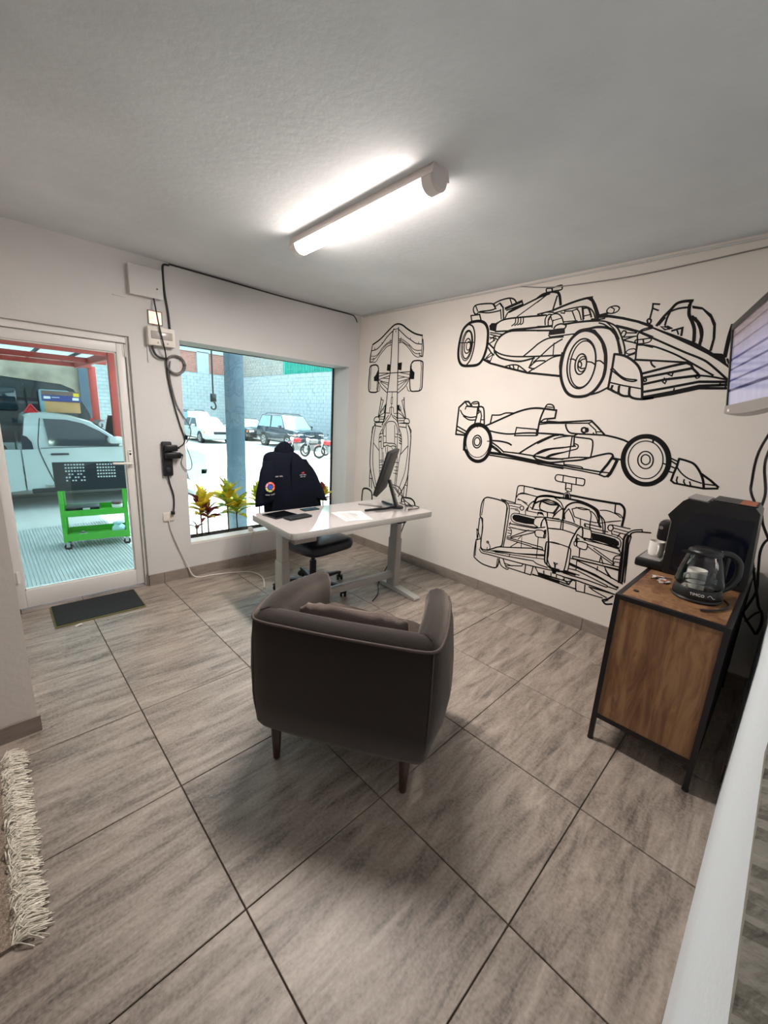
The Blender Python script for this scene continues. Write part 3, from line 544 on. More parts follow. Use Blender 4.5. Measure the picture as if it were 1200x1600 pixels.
 'side': 'l14:1391,1449 1383,1699 1319,1752 1282,1752 1252,1723;l14:1391,1449 1288,1447;l11:1381,1490 1285,1460;l11:1386,1526 1276,1483;l10:1318,1748 1288,1714 1240,1710;cs10:1248,1731 1224,1749 1178,1749 1168,1712 1229,1706;l8:1232,1732 1176,1737;l10:1303,1709 1183,1705;l10:1303,1709 1311,1683;s10:1364,1673 1326,1630 1249,1611 1178,1622;s10:1325,1621 1257,1589 1184,1592;l12:1177,1703 1178,1627 1191,1562;l10:1172,1745 1163,1669;l10:1154,1678 1170,1644 1143,1670 1128,1628 1135,1564;s12:1168,1707 1133,1708 1109,1679 1091,1558;l8:1128,1594 1098,1596;s26:1278,1313 1283,1403 1273,1457 1233,1521 1169,1552 1107,1546 1048,1509 1010,1440 1003,1347 1037,1266 1088,1227 1149,1221 1211,1248 1261,1306;f:1290,1411 1289,1317 1267,1312 1264,1359;cs6:1015,1397 1020,1354 1036,1315 1062,1284 1096,1263 1135,1255 1174,1260 1210,1280 1239,1311 1259,1351 1266,1395 1260,1440 1242,1479 1214,1510 1179,1529 1140,1535 1102,1528 1068,1508 1040,1477 1022,1439;cs10:1100,1398 1102,1381 1108,1365 1118,1352 1131,1344 1145,1341 1159,1343 1172,1351 1183,1364 1190,1380 1193,1398 1191,1416 1184,1432 1174,1444 1161,1452 1147,1455 1133,1452 1120,1444 1110,1432 1103,1416;cs10:1115,1398 1117,1387 1121,1377 1127,1369 1136,1363 1145,1362 1155,1363 1164,1368 1171,1376 1175,1387 1177,1398 1176,1409 1171,1419 1165,1428 1156,1433 1147,1434 1137,1433 1129,1427 1122,1419 1117,1409;l7:1161,1550 1157,1525;l7:1040,1410 1001,1413;s13:1072,1546 1021,1567 887,1628 786,1672 695,1699 622,1708 549,1704 454,1695;l11:1030,1565 1021,1640;s10:1021,1640 945,1643 892,1661 820,1663;l12:454,1695 457,1635 514,1627;cs9:545,1704 537,1734 515,1740 486,1731 478,1702;l7:539,1719 484,1717;s12:553,1704 574,1632 581,1571 582,1494;s10:514,1628 545,1622 569,1596 510,1605;l8:514,1627 518,1604;s11:1022,1502 944,1491 832,1487 710,1503 577,1511 373,1512;cl9:773,1545 593,1540 590,1490 781,1477;s12:1002,1419 916,1420 840,1411 801,1396;s11:1000,1407 928,1371 866,1330;s9:997,1382 935,1353 878,1312;l11:996,1369 873,1309;l10:866,1333 721,1332 591,1325 476,1321 345,1324;l20:1018,1311 873,1309 698,1294 535,1280;l10:1015,1290 750,1280 491,1261 334,1251;s12:721,1332 635,1396 552,1450 463,1495 410,1506;s11:591,1325 539,1366 479,1391 358,1413;s9:485,1324 441,1352 353,1376;s12:591,1321 536,1288 447,1286 342,1306;l11:526,1277 337,1272;l10:566,1597 455,1602 324,1614 189,1628;l8:585,1579 508,1592 393,1598 197,1608 175,1621;l13:504,1607 387,1602;l11:182,1627 134,1586 78,1534;l7:197,1604 142,1561 132,1537;l7:134,1549 98,1550;s10:366,1590 355,1561 331,1534 291,1526 184,1527 77,1528;cs11:205,1557 205,1552 206,1547 210,1543 215,1540 220,1539 226,1539 232,1541 236,1545 240,1550 241,1555 241,1561 240,1566 236,1570 231,1572 226,1574 220,1573 214,1571 210,1567 206,1563;cs8:194,1558 193,1554 194,1550 196,1546 198,1544 201,1544 204,1544 206,1546 209,1549 211,1553 212,1557 212,1561 211,1565 210,1568 208,1570 205,1571 202,1570 199,1569 197,1566 195,1562;l10:220,1540 216,1525;f:161,1535 154,1546 144,1533;s11:78,1529 7,1518 -51,1504 -86,1491;l10:582,1511 441,1510 294,1506 265,1525;s8:442,1473 384,1494 313,1506;s8:570,1427 504,1465 452,1493 407,1509;l8:303,1500 303,1415 304,1343;l10:286,1495 280,1437;s9:287,1501 204,1497 160,1491 146,1467 142,1417 145,1356;s8:272,1450 248,1439 254,1413 303,1395 417,1351 476,1324;f:314,1427 271,1441 259,1429 307,1420;s9:558,1344 458,1391 378,1408 307,1425;s9:555,1323 467,1312 345,1328 256,1348 151,1357;s11:551,1299 442,1287 329,1310 216,1332 151,1357 100,1377 33,1399 4,1398 -7,1382;l18:549,1285 462,1281;l8:546,1261 335,1259 190,1251 66,1241;l10:462,1278 337,1275 193,1267 63,1261;l8:335,1303 330,1273;cs7:325,1284 259,1285 201,1281 193,1270 257,1268 324,1274;l15:-5,1378 20,1323 57,1258;l8:63,1242 57,1261 4,1262;l10:66,1241 28,1230 0,1237;l18:-37,1354 -23,1303 -8,1257 6,1237;l11:-1,1369 -66,1365;l8:-1,1366 -37,1357;cs26:-346,1392 -350,1357 -346,1322 -336,1290 -321,1262 -299,1239 -274,1223 -244,1215 -214,1214 -182,1222 -152,1238 -125,1261 -103,1291 -86,1325 -76,1362 -73,1400 -78,1436 -90,1469 -108,1497 -131,1518 -158,1532 -188,1538 -218,1537 -248,1527 -276,1510 -301,1487 -322,1458 -337,1426;cs6:-314,1391 -316,1352 -308,1316 -291,1285 -267,1263 -236,1253 -203,1254 -170,1269 -142,1294 -120,1329 -108,1369 -107,1410 -116,1447 -134,1478 -161,1498 -192,1507 -224,1503 -256,1488 -282,1462 -303,1429;cs7:-258,1384 -259,1366 -256,1349 -248,1335 -237,1325 -223,1321 -209,1322 -194,1329 -182,1340 -172,1356 -167,1374 -166,1392 -170,1409 -178,1423 -189,1433 -203,1437 -217,1436 -231,1429 -244,1417 -253,1402;cs7:-240,1385 -241,1374 -239,1364 -234,1356 -228,1351 -220,1348 -211,1349 -203,1353 -195,1359 -190,1368 -187,1379 -186,1389 -188,1399 -193,1407 -200,1413 -208,1415 -216,1414 -225,1410 -232,1404 -237,1395;l10:-235,1522 -236,1500;l7:-315,1369 -334,1364;l8:-354,1407 -397,1390;l8:-360,1389 -396,1369;l8:-364,1354 -390,1345;l8:-357,1319 -386,1314;l11:-401,1409 -398,1361 -388,1305 -383,1262;s11:-402,1408 -445,1399 -486,1383 -522,1341 -548,1292 -562,1242;l10:-383,1262 -403,1247 -498,1240 -563,1236 -631,1247;l11:-537,1325 -587,1292 -632,1256;l7:-564,1265 -615,1265;s7:-402,1349 -430,1317 -475,1287 -545,1268;l7:-413,1291 -412,1266 -420,1249;l7:-452,1278 -452,1263 -463,1247;l7:-483,1268 -492,1248',
 'front': 'cs11:1017,871 989,901 951,908 843,903 789,886 770,855 768,781 769,657 771,530 781,489 824,466 912,417 976,414 992,479 989,619 1012,701 1030,719 1030,812;l7:1006,880 1015,729;s9:834,915 776,895 749,860 743,786 749,613 759,494;l6:762,850 773,490;s8:1032,697 1000,700 993,618 989,517 986,429 959,407;l10:1032,697 1033,609 1029,507;l8:1047,591 1006,520 1003,499 1035,491 1051,590;s11:1026,486 1045,473 1049,329 1028,298 950,268 837,266 800,281 785,318 784,369;l7:1040,467 1036,326;l8:799,365 800,285;s9:698,903 696,996 690,1052 657,1065 616,1064 465,1060 329,1058;l8:635,1058 631,1000;s8:691,957 674,986 614,1000 507,993;s6:681,985 642,1005 574,1000;l6:682,939 647,939 581,906;l6:676,947 590,923;s14:537,882 521,955 507,990 464,1010 409,1020 323,1016;s7:525,936 489,961 423,989 359,973 320,956;s7:470,895 481,925 465,969 389,967 327,961;l7:326,958 357,880;l7:317,956 350,875 358,842;s7:467,896 427,885 358,883;s6:463,960 398,947 332,956;l6:407,876 402,845;l8:834,915 698,906;l6:761,894 641,900;l6:744,874 645,873;l6:733,849 663,857;cs8:614,876 614,870 616,865 619,860 623,857 628,855 633,855 638,856 643,860 646,864 647,870 647,875 646,881 643,886 638,889 633,891 628,891 623,889 619,886 615,882;l6:690,845 651,842 647,820;s9:581,860 568,914 534,953;s6:589,819 594,857 573,901;l6:559,897 538,888;l6:581,860 488,859 442,856;l8:524,884 453,886;s6:485,866 450,870 434,845;cs7:721,784 706,808 672,818 589,819 501,818 508,797 506,758 470,740 563,732 660,730 708,746;f:709,780 694,802 656,808 573,806 506,804 507,755 578,745 669,745 699,758;l7:501,818 420,838 304,848;s7:440,754 439,793 425,828 402,801 384,748;s6:419,829 395,796;l9:729,714 644,717 494,725 408,755;l8:718,683 597,684 484,701;l7:717,731 727,694;l6:696,681 563,689;s7:732,596 701,611 700,659 732,679;l6:735,651 699,653;l6:732,627 696,626;l8:699,598 544,697;l8:698,588 489,690;l8:734,585 408,579 399,562 490,557;l8:732,572 498,562;l7:627,595 598,637 589,523;l7:687,510 623,569;cs8:485,704 448,720 412,715 402,672 420,661 472,661;f:413,728 393,739 389,695 410,703;cs7:406,697 392,694 394,665 407,665;l6:452,660 442,477;s9:907,414 860,445 809,474 714,496 476,551 378,555;f:903,412 835,436 724,455 603,471 722,441 841,418;s8:723,448 568,474 372,514;s6:796,434 637,462 374,523;l6:833,417 565,454 368,485;l6:685,441 689,418;s9:999,403 971,374 898,376 774,380 556,388 356,403 238,414;s8:993,420 957,393 901,398 703,414 467,442;s8:467,442 425,425 339,421;s9:783,362 757,312 702,293 681,300;l9:743,374 704,307;l8:706,324 650,342 560,366 555,382;l8:731,342 649,339;l9:704,311 524,311 469,312 460,390;l9:528,390 527,310;l8:439,390 406,346 228,351;l6:363,387 358,355;l6:302,386 298,361;l10:456,320 225,330;l8:405,333 226,339;l6:257,381 254,356;s9:413,831 384,748 364,650 349,464 322,433 240,432;s8:365,637 381,619 373,477 349,445 302,426;l7:382,751 291,763;l7:365,640 272,642;cl7:294,481 263,477 282,459;l7:282,459 278,434;f:301,420 261,426 261,386 292,383;s6:926,497 903,477 888,449 897,424 915,412 919,440;cs6:909,494 909,491 910,488 912,485 915,483 918,481 922,481 925,482 927,483 929,485 930,488 930,492 929,495 927,498 924,500 921,501 917,501 914,501 912,499 910,497;cs8:385,1179 373,1197 338,1199 250,1195 172,1193 158,1180 161,1145 187,1141 292,1144 362,1147 382,1160;l8:323,1194 320,1144;l8:223,1192 218,1146;l9:295,1141 290,1090;l7:250,1144 245,1082;s7:287,1094 273,1103 247,1097 251,1081 286,1084;cs6:293,1025 295,1044 289,1061 274,1070 255,1064 243,1028;f:287,1023 287,1052 273,1064 257,1057 249,1027;l6:276,1083 274,1067;s14:545,1059 441,1056 303,1053;s15:247,1053 96,1048 -72,1048 -114,1047 -142,1020 -150,974 -148,896;l8:-80,1044 -87,973;s14:528,942 513,983 481,1002 415,1014 304,1020 211,1021 150,1016 88,1000 32,973 14,927 8,879 -10,852;s8:526,929 462,971 397,983 336,972 283,923;s8:364,1009 312,983 282,936;s12:272,932 258,967 219,997 166,1007 93,992 42,965 18,920;l15:280,936 274,842;s8:354,855 325,901 292,937;s7:470,885 476,925 461,962 392,954 321,961;l7:321,961 359,887;s7:470,885 415,882 356,888;l7:405,881 400,845;s7:485,841 475,867 439,857;s7:455,966 392,951 327,960;s8:260,855 267,900 242,944;l8:242,944 210,899 183,846;l7:218,949 190,890;s7:190,890 153,885 74,877;s7:212,950 166,969 118,969 88,962 71,928 69,878;s6:190,967 140,958 89,968;l7:143,881 135,831;s7:76,958 43,934 17,883 63,879;l8:69,878 66,828;s6:16,977 -28,985 -89,974 -130,952;s6:-88,980 -127,970 -149,938;s6:0,881 -68,908 -134,929;s8:10,941 -23,911 -39,865 -45,810;s7:2,930 -14,896 -34,814;cs8:-94,867 -94,860 -93,853 -90,847 -85,843 -80,841 -75,840 -69,842 -65,846 -61,852 -59,858 -59,865 -60,872 -63,878 -68,882 -73,884 -78,885 -84,883 -88,879 -92,873;s7:106,838 106,854 88,854 70,852;l7:99,846 97,833;l7:103,832 -65,828;l7:88,854 -16,853;l6:-82,887 -204,885;l6:-97,866 -193,859;l6:-101,842 -181,838;l7:-87,839 -94,816;l6:-99,820 -143,816 -173,793;l6:-133,808 -145,835;cs7:66,828 50,800 47,743 106,741 12,745 -68,741 -152,726 -163,760 -153,788 -129,800 -57,807 46,807;f:44,795 -36,796 -120,789 -147,774 -154,751 -140,735 -68,738 35,743;s8:510,821 429,835 290,842 194,837 125,820 59,817;l8:283,837 281,764;l8:270,840 262,765;s8:389,752 272,766 163,756;s6:413,818 288,829 192,824 141,810;s9:444,753 442,788 424,826 403,797 385,746 358,635 347,534 346,485 307,430 246,424 203,438 194,632;s10:194,632 181,709 164,759 151,795 125,824 111,791 106,741;s8:378,634 313,647 188,637;s8:378,634 371,492 351,448 299,418 202,432 173,455 175,610 188,633;cl7:291,480 261,479 275,464;l7:277,464 274,440;l8:148,756 150,730 127,722;l8:145,757 80,728;f:158,721 138,730 135,694 157,698;cs8:136,700 107,708 70,705 59,688 68,653 116,653 137,667;cs7:160,694 144,692 142,662 157,668;l7:82,740 -159,719 -167,706;l7:91,725 -151,732;l7:61,701 -54,687 -171,682;l7:54,680 -142,592;l7:13,681 -146,606;l6:109,645 105,583;l6:100,551 118,546 113,474;s8:152,563 141,576 -3,582 -182,586;l8:151,557 -6,563 -186,559;l7:-47,628 -45,585;l7:-51,622 -72,577;s7:-142,592 -133,634 -147,663 -177,675;l6:-140,639 -177,644;l6:-144,618 -181,620;l6:-155,709 -174,695 -167,675;l6:-37,547 -39,522;s7:-87,556 -109,525 -143,491;s13:-186,839 -176,806 -181,747 -191,638 -202,479;s6:-203,861 -184,838 -181,808;l12:-199,812 -201,752 -212,614 -220,485;s7:-211,845 -206,814 -209,754 -235,490;s8:-177,800 -186,839 -221,877 -276,896;s9:-218,823 -215,852 -243,871 -281,879 -331,886;l12:-200,836 -194,793 -204,673 -218,478;l7:-219,829 -214,768 -225,630 -234,480;l10:-177,800 -180,703 -185,568 -196,470;l5:-276,896 -281,879;l9:163,553 -185,568;l9:112,548 -23,526 -223,467;l13:169,511 60,490 -31,477 -198,426;l8:167,498 28,480 -128,447;l8:168,466 106,469 5,448 -126,420;l8:103,490 -31,477;l9:206,417 129,414 18,417 -123,406;l8:196,440 82,436;l10:201,383 106,388 -47,380 -185,370;l8:-127,414 -194,412;l7:-126,420 -129,408;l7:-190,436 -202,434;s8:-8,366 -40,350 -136,326;l9:-2,367 -185,370;s12:-113,297 -149,321 -177,354;s12:-113,294 -139,274 -182,291;l7:-126,289 -150,311;l9:198,364 148,335 129,380;l8:190,314 88,318 86,302 19,309 -110,313;l8:98,377 91,317;l8:28,373 22,308;s7:-93,539 -118,508 -144,485;l6:-38,544 -37,514;l8:112,647 105,583;s12:260,413 200,426 112,429;l8:256,388 104,380;l8:405,353 159,355 127,376;l9:410,342 150,333 132,371;l10:454,324 91,315;l7:366,379 360,361;l7:302,380 298,358;l7:255,382 254,356;l7:189,374 192,354',
}
MURAL_LABEL = {
 'top': 'black line drawing of a racing car from above, on the wall beside the corner',
 'quarter': 'large black line drawing of a racing car in three quarter view, high on the wall',
 'side': 'black line drawing of a racing car in side view, middle one of the stacked three',
 'front': 'black line drawing of a racing car from the front, beside the wooden cabinet'}
def draw(key):
    b = MB(); lay = 0
    X0 = XW - .0003
    for st in MURAL[key].split(';'):
        hd, pts = st.split(':'); kind = hd.rstrip('0123456789.'); w = hd[len(kind):]
        P = [Vector((int(a) / 1000, int(c) / 1000)) for a, c in (p.split(',') for p in pts.split())]
        lay = (lay + 1) % 7; xx = XW - .0012 - lay * .00006
        if kind == 'f':
            b.prism([(p.x, p.y) for p in P], lambda u, v, d: (d, u, v), X0, xx); continue
        closed = kind[0] == 'c'
        if kind[-1] == 's': P = catmull(P, 4, closed)
        Q = [P[0]]
        for p in P[1:]:
            if (p - Q[-1]).length > .0006: Q.append(p)
        if closed and (Q[0] - Q[-1]).length < .0006: Q.pop()
        P = Q; n = len(P)
        if n < 2: continue
        hw = max(.0036, float(w) / 2000 * {'front': 1.1, 'top': 1.15}.get(key, 1.22)); L, Rr = [], []
        for i in range(n):
            a = P[(i - 1) % n] if closed or i else P[0]; c = P[(i + 1) % n] if closed or i < n - 1 else P[-1]
            d1, d2 = P[i] - a, c - P[i]
            if d1.length < 1e-6: d1 = d2
            if d2.length < 1e-6: d2 = d1
            d1, d2 = d1.normalized(), d2.normalized(); t = d1 + d2
            t = t.normalized() if t.length > .2 else d2
            nn = Vector((-t.y, t.x)); k = min(1.6, 1 / max(.3, abs(nn.dot(Vector((-d1.y, d1.x))))))
            e = 0
            if not closed and i == 0: e = -hw * .6
            if not closed and i == n - 1: e = hw * .6
            L.append(P[i] + nn * hw * k + t * e); Rr.append(P[i] - nn * hw * k + t * e)
        rg = [[(X0, l.x, l.y), (xx, l.x, l.y), (xx, r.x, r.y), (X0, r.x, r.y)] for l, r in zip(L, Rr)]
        if closed: rg.append(rg[0])
        b.rings(rg, cap=not closed)
    o = b.build('wall_drawing', M_ink)
    tag(o, MURAL_LABEL[key], 'wall drawing', 'racing car drawings on the mural wall')
for k in MURAL: draw(k)

# ------------------------------------------------------------------ wiring and boxes on the window wall
def wire(name, pts, r, mt, label, cat='cable', sm=5, group=None):
    o = MB().tube(pts, r, 6, smooth=sm).build(name, mt, smooth=True)
    return tag(o, label, cat, group)
y0 = YW - .012
bx = thing('junction_box', 'white square junction box cover near the ceiling above the fuse box', 'electrical box', (.015, YW, 2.48))
box('lid', M_wall2, (-.115, .118, -.05, -.042, -.1, .112), bx, ch=.004); box('body', M_offwhite, (-.11, .112, -.043, 0, -.095, .106), bx)
MB().cyl((.075, -.054, -.03), (.075, -.046, -.03), .006, 8).build('screw', M_black, bx)
hole = thing('recessed_bulb_box', 'small open wall box with a glowing warm light inside', 'electrical box', (.075, YW, 2.245))
b = MB()
for q in ((-.052, -.046, -.048, .048), (.046, .052, -.048, .048), (-.052, .052, -.052, -.046), (-.052, .052, .046, .052)): b.box(q[0], q[1], -.012, 0, q[2], q[3])
b.build('rim', M_raw, hole)
box('back_plate', mat('glow_box', '#e9c2ac', .8, emit='#ffc9ac', estr=.8, var=.4, scale=40), (-.046, .046, -.004, -.001, -.046, .046), hole)
fb = thing('fuse_box', 'cream fuse box with a grey cover window below the glowing box', 'electrical box', (.1, YW, 2.1))
box('body', M_offwhite, (-.1, .1, -.06, 0, -.068, .072), fb, ch=.006)
box('cover_window', mat('smoke_window', '#a29c98', .25), (-.078, .078, -.066, -.058, -.018, .04), fb, ch=.003)
for sx in (-.03, .04): MB().cyl((sx, -.064, -.045), (sx, -.058, -.045), .006, 8).build('screw', M_grey, fb)
wire('conduit', [(.178, YW - .012, 2.17), (.172, y0, 2.3), (.155, y0, 2.45), (.152, y0, 2.6), (.16, y0, 2.648), (.2, y0, 2.655)], .008, M_cable, 'black cable rising from the fuse box towards the ceiling')
wire('conduit', [(.2, y0, 2.664), (.65, y0, 2.660), (1.2, y0, 2.655), (1.7, y0, 2.660), (2.06, y0, 2.663), (2.13, y0, 2.65), (2.17, y0, 2.60)], .006, M_cable, 'dark cable stapled along the ceiling edge above the window')
wire('conduit', [(XW - .01, 2.80, 2.66), (XW - .01, 1.6, 2.655), (XW - .01, .9, 2.652), (XW - .01, .2, 2.650), (XW - .01, -.4, 2.65), (XW - .01, -.99, 2.65)], .006, M_wall2, 'white painted cable running along the ceiling edge above the racing cars')
wire('loose_cable', [(XW - .01, .9, 2.652), (XW - .012, .62, 2.60), (XW - .01, .27, 2.58), (XW - .01, .0, 2.575), (XW - .01, -.3, 2.585), (XW - .01, -.62, 2.60), (XW - .01, -.95, 2.605)], .004, M_silver, 'thin grey loose cable sagging across the wall above the large racing car')
wire('power_cable', [(.07, YW - .02, 2.385), (.072, YW - .05, 2.3), (.08, YW - .075, 2.18), (.105, YW - .075, 2.04), (.13, YW - .03, 1.95), (.138, y0, 1.8), (.17, y0, 1.6), (.21, y0, 1.42), (.245, y0, 1.28), (.20, y0, 1.225), (.15, YW - .03, 1.218)], .0055, M_cable, 'black cable hanging from the junction box across the fuse box')
wire('power_cable', [(.03, YW - .03, 2.03), (.05, YW - .03, 1.97), (.09, YW - .03, 1.945), (.14, YW - .02, 1.945)], .009, M_cable, 'thick black cable stub looping under the fuse box')
wire('power_cable', [(.165, y0, 1.93), (.155, y0, 1.8), (.19, y0, 1.6), (.235, y0, 1.5), (.29, y0, 1.41), (.295, y0, 1.33), (.25, y0, 1.25)], .0045, M_cablegrey, 'thin grey cable curving down beside the window')
wire('power_cable', [(.19, YW - .03, 1.17), (.22, y0, 1.15), (.205, y0, 1.08), (.24, y0, 1.02), (.285, y0, 1.03), (.29, y0, 1.1), (.25, y0, 1.24)], .0035, M_cablegrey, 'thin cable looping from the lower adapter beside the window')
b = MB()
for k in range(4):
    rr, off = .066 + .006 * (k % 2), k * .007
    b.tube([(.2 + rr * cos(a) + .002 * k, YW - .012 - off, 1.905 + rr * 1.02 * sin(a)) for a in [2 * pi * i / 28 for i in range(29)]], .0055, 6)
o = b.build('cable_coil', M_cablegrey, smooth=True); tag(o, 'grey coil of spare cable hanging below the fuse box', 'cable')
ps = thing('power_strip', 'black power strip screwed on the wall with two plugged adapters', 'power strip', (.1, YW, 1.12), R(0))
box('body', M_blackm, (-.05, .03, -.035, 0, -.145, .15), ps, ch=.012)
box('switch', M_seal, (-.028, .008, -.041, -.033, -.12, -.07), ps, ch=.004)
for zz, ww in ((.098, .07), (.035, .095)):
    t = thing('adapter', 'upper black plug adapter in the power strip' if zz > .05 else 'lower longer black plug adapter in the power strip', 'adapter', (.1, YW - .034, 1.12 + zz))
    box('body', M_black, (-.035, ww - .005, -.04, -.001, -.026, .026), t, ch=.008); box('strain_relief', M_blackm, (ww - .01, ww + .012, -.026, -.012, -.007, .007), t)
wire('power_cable', [(.085, YW - .025, .975), (.1, y0, .9), (.122, y0, .8), (.12, y0, .7), (.105, YW - .03, .645)], .0065, M_cable, 'black cord from the power strip down to the wall outlet')
so = thing('wall_outlet', 'small white wall outlet between door and window', 'outlet', (.072, YW, .61))
box('plate', M_offwhite, (-.045, .045, -.012, 0, -.04, .04), so, ch=.004); box('plug', M_blackm, (.018, .046, -.04, -.01, .02, .05), so, ch=.004)
wire('extension_cord', [(.07, YW - .014, .58), (.085, YW - .014, .48), (.12, YW - .014, .36), (.19, YW - .02, .16), (.25, YW - .05, .012), (.4, YW - .1, .008), (.6, 2.70, .007), (.73, 2.60, .007), (.74, 2.42, .007), (.64, 2.2, .007)], .0058, M_cablewhite, 'white cord from the wall outlet trailing onto the floor tiles')
wire('charger_cable', [(.86, YW - .02, .37), (.85, YW - .014, .28), (.82, YW - .014, .16), (.80, YW - .014, .11), (.815, YW - .014, .104), (.84, YW - .014, .2), (.87, YW - .03, .36)], .0035, M_cablewhite, 'thin white charger cord dangling under the window sill')
tag(box('charger', M_white, (.845, .885, YW + .03, YW + .07, WZ0 + .0045, WZ0 + .045), ch=.006), 'small white charger lying on the window sill', 'charger')

for bb, lab in (((-.205, -.115, YW - .008, YW, 2.352, 2.362), 'short painted cable strip left of the junction box'), ((.0, .012, YW - .010, YW, 1.90, 2.03), 'short grey cable strip hanging under the left edge of the fuse box')):
    tag(box('cable_strip', M_cablegrey if bb[2] > YW - .009 and bb[0] > -.1 else M_wall2, bb, ch=.002), lab, 'cable strip')
# ------------------------------------------------------------------ door mat, scrap, rug
dm = thing('door_mat', 'dark speckled rubber door mat in front of the glass door', 'door mat', (-.535, 2.645, 0), R(-1))
box('edge', M_matedge, (-.285, .285, -.197, .197, .001, .010), dm, ch=.004); box('pile', M_coir, (-.276, .276, -.188, .188, .0095, .014), dm)
sc = MB()
for k in range(5): sc.box(-.012 + .006 * k - .01, .004 + .006 * k - .01, -.012, .010 + .003 * (k % 2), .001 + .001 * k, .003 + .0015 * k)
tag(sc.build('paper_scrap', M_paper, loc=(-.694, 2.41, .0005)), 'tiny crumpled white scrap lying beside the door mat', 'litter')
rug = thing('shaggy_rug', 'woven rug with a long cream wool fringe beside the wall end', 'rug', (-1.12, .78, 0))
b = MB(); nx, ny = 40, 24
vs = [(-1.5 * i / nx - .012, -.42 + .86 * j / ny, .012 + .0015 * random.random()) for i in range(nx + 1) for j in range(ny + 1)]
fs = [(i * (ny + 1) + j, i * (ny + 1) + j + 1, (i + 1) * (ny + 1) + j + 1, (i + 1) * (ny + 1) + j) for i in range(nx) for j in range(ny)]
b.add(vs, fs); b.box(-1.53, -.012, -.42, .44, .001, .0115); b.build('woven_field', M_rug, rug)
b = MB()
for k in range(1500):
    yy = random.uniform(-.42, .44); x = random.uniform(-.026, -.006); L = random.uniform(.05, .085); a = random.gauss(0, .55); h = random.uniform(.012, .034)
    dx, dy = cos(a), sin(a); w = random.uniform(.0014, .0026)
    p = [(x, yy, .010), (x + dx * L * .4, yy + dy * L * .4, h), (x + dx * L * .8, yy + dy * L * .8, h * .55), (x + dx * L, yy + dy * L, .003 + random.random() * .006)]
    r_ = [[(q[0] - dy * w, q[1] + dx * w, q[2]), (q[0], q[1], q[2] + w * 1.6), (q[0] + dy * w, q[1] - dx * w, q[2])] for q in p]
    b.rings(r_, cap=False)
tag(b.build('fringe', M_rugw, rug, smooth=True), kind='stuff')

# ------------------------------------------------------------------ standing desk
DC, DA = (1.06, 1.555), R(-3)
desk = thing('standing_desk', 'white glass topped standing desk with grey metal legs by the window', 'desk', (*DC, 0), DA)
def rrect(x0, x1, y0, y1, r, n=7):
    o = []
    for cx, cy, a0 in ((x1 - r, y1 - r, 0), (x0 + r, y1 - r, 90), (x0 + r, y0 + r, 180), (x1 - r, y0 + r, 270)):
        o += [(cx + r * cos(R(a0 + 90 * k / n)), cy + r * sin(R(a0 + 90 * k / n))) for k in range(n + 1)]
    return o
DW, DD, DH = .695, .325, .79
P = rrect(-DW, DW, -DD, DD, .05)
b = MB(); b.rings([[(x, y, DH - .046) for x, y in P], [(x, y, DH - .004) for x, y in P], [(x * .997, y * .995, DH - .001) for x, y in P]])
b.build('top_frame', M_deskgrey, desk, autos=40)
P2 = rrect(-DW + .004, DW - .004, -DD + .004, DD - .004, .047)
MB().rings([[(x, y, DH - .002) for x, y in P2], [(x, y, DH) for x, y in P2]]).build('glass_top', M_desktop, desk, autos=40)
for x in (-.61, .525):
    b = MB(); b.box(x - .034, x + .034, -.085, .025, .02, .50, ch=.006); b.build('leg', M_deskgrey, desk, autos=40)
    box('inner_leg', M_deskgrey, (x - .028, x + .028, -.077, .017, .48, .745), desk, ch=.005)
    b = MB(); b.rings([[(x + u * .036, yy, zz) for u, zz in ((-1, .004), (1, .004), (1, hh), (-1, hh))] for yy, hh in ((-.36, .016), (-.35, .026), (-.10, .045), (.05, .045), (.27, .026), (.28, .016))])
    b.build('foot', M_deskgrey, desk, autos=40)
    box('foot_pad', M_rubber, (x - .02, x + .02, -.34, -.31, 0, .006), desk)
box('crossbar', M_deskgrey, (-.58, .495, -.062, -.012, .125, .185), desk, ch=.004)
box('drawer_box', M_deskgrey, (-.55, -.36, -.1, .16, .63, .744), desk, ch=.004)
box('under_frame', M_blackm, (-.5, .5, -.06, .0, .70, .744), desk)
box('hand_control', M_blackm, (.30, .38, -.30, -.26, .722, .744), desk)

DT = DH + .0005
def on_desk(name, label, cat, wx, wy, rz, group=None): return thing(name, label, cat, (wx, wy, DT), rz, group)
# monitor on a V foot
mo = thing('monitor', 'black flat monitor seen edge-on on the right end of the desk', 'monitor', (1.55, 1.455, DT))
yaw, tilt = R(36.5), R(15.8)
Mm = Matrix.Translation(Vector((1.447, 1.529, 1.12)) - Vector((1.55, 1.455, DT))) @ Matrix.Rotation(yaw, 4, 'Z') @ Matrix.Rotation(tilt, 4, 'X')
tf = lambda v: Mm @ Vector(v)
MB().box(-.255, .255, -.028, .0, -.19, .19, ch=.006, rot=tf).build('back_shell', M_blackm, mo, autos=40)
MB().box(-.255, .255, .0, .012, -.19, .19, ch=.004, rot=tf).build('bezel', M_black, mo, autos=40)
MB().box(-.245, .245, .012, .0135, -.172, .182, rot=tf).build('screen', mat('dark_screen', '#07090c', .12), mo)
b = MB()
b.rings([[Vector(p) + Vector((u * wd * cos(yaw), u * wd * sin(yaw), 0)) + Vector((-sin(yaw) * v, cos(yaw) * v, 0)) for u, v in ((-1, -.012), (1, -.012), (1, .012), (-1, .012))] for p, wd in (((.0, .02, .012), .045), ((-.035, .035, .12), .035), ((-.075, .055, .25), .032))])
b.build('neck', M_black, mo, autos=40)
b = MB()
b.tube([(.0, .02, .010), (-.14, .015, .010), (-.30, .045, .010), (-.345, .055, .008)], .010, 8); b.tube([(.0, .02, .010), (.03, .14, .010), (.045, .25, .008)], .010, 8)
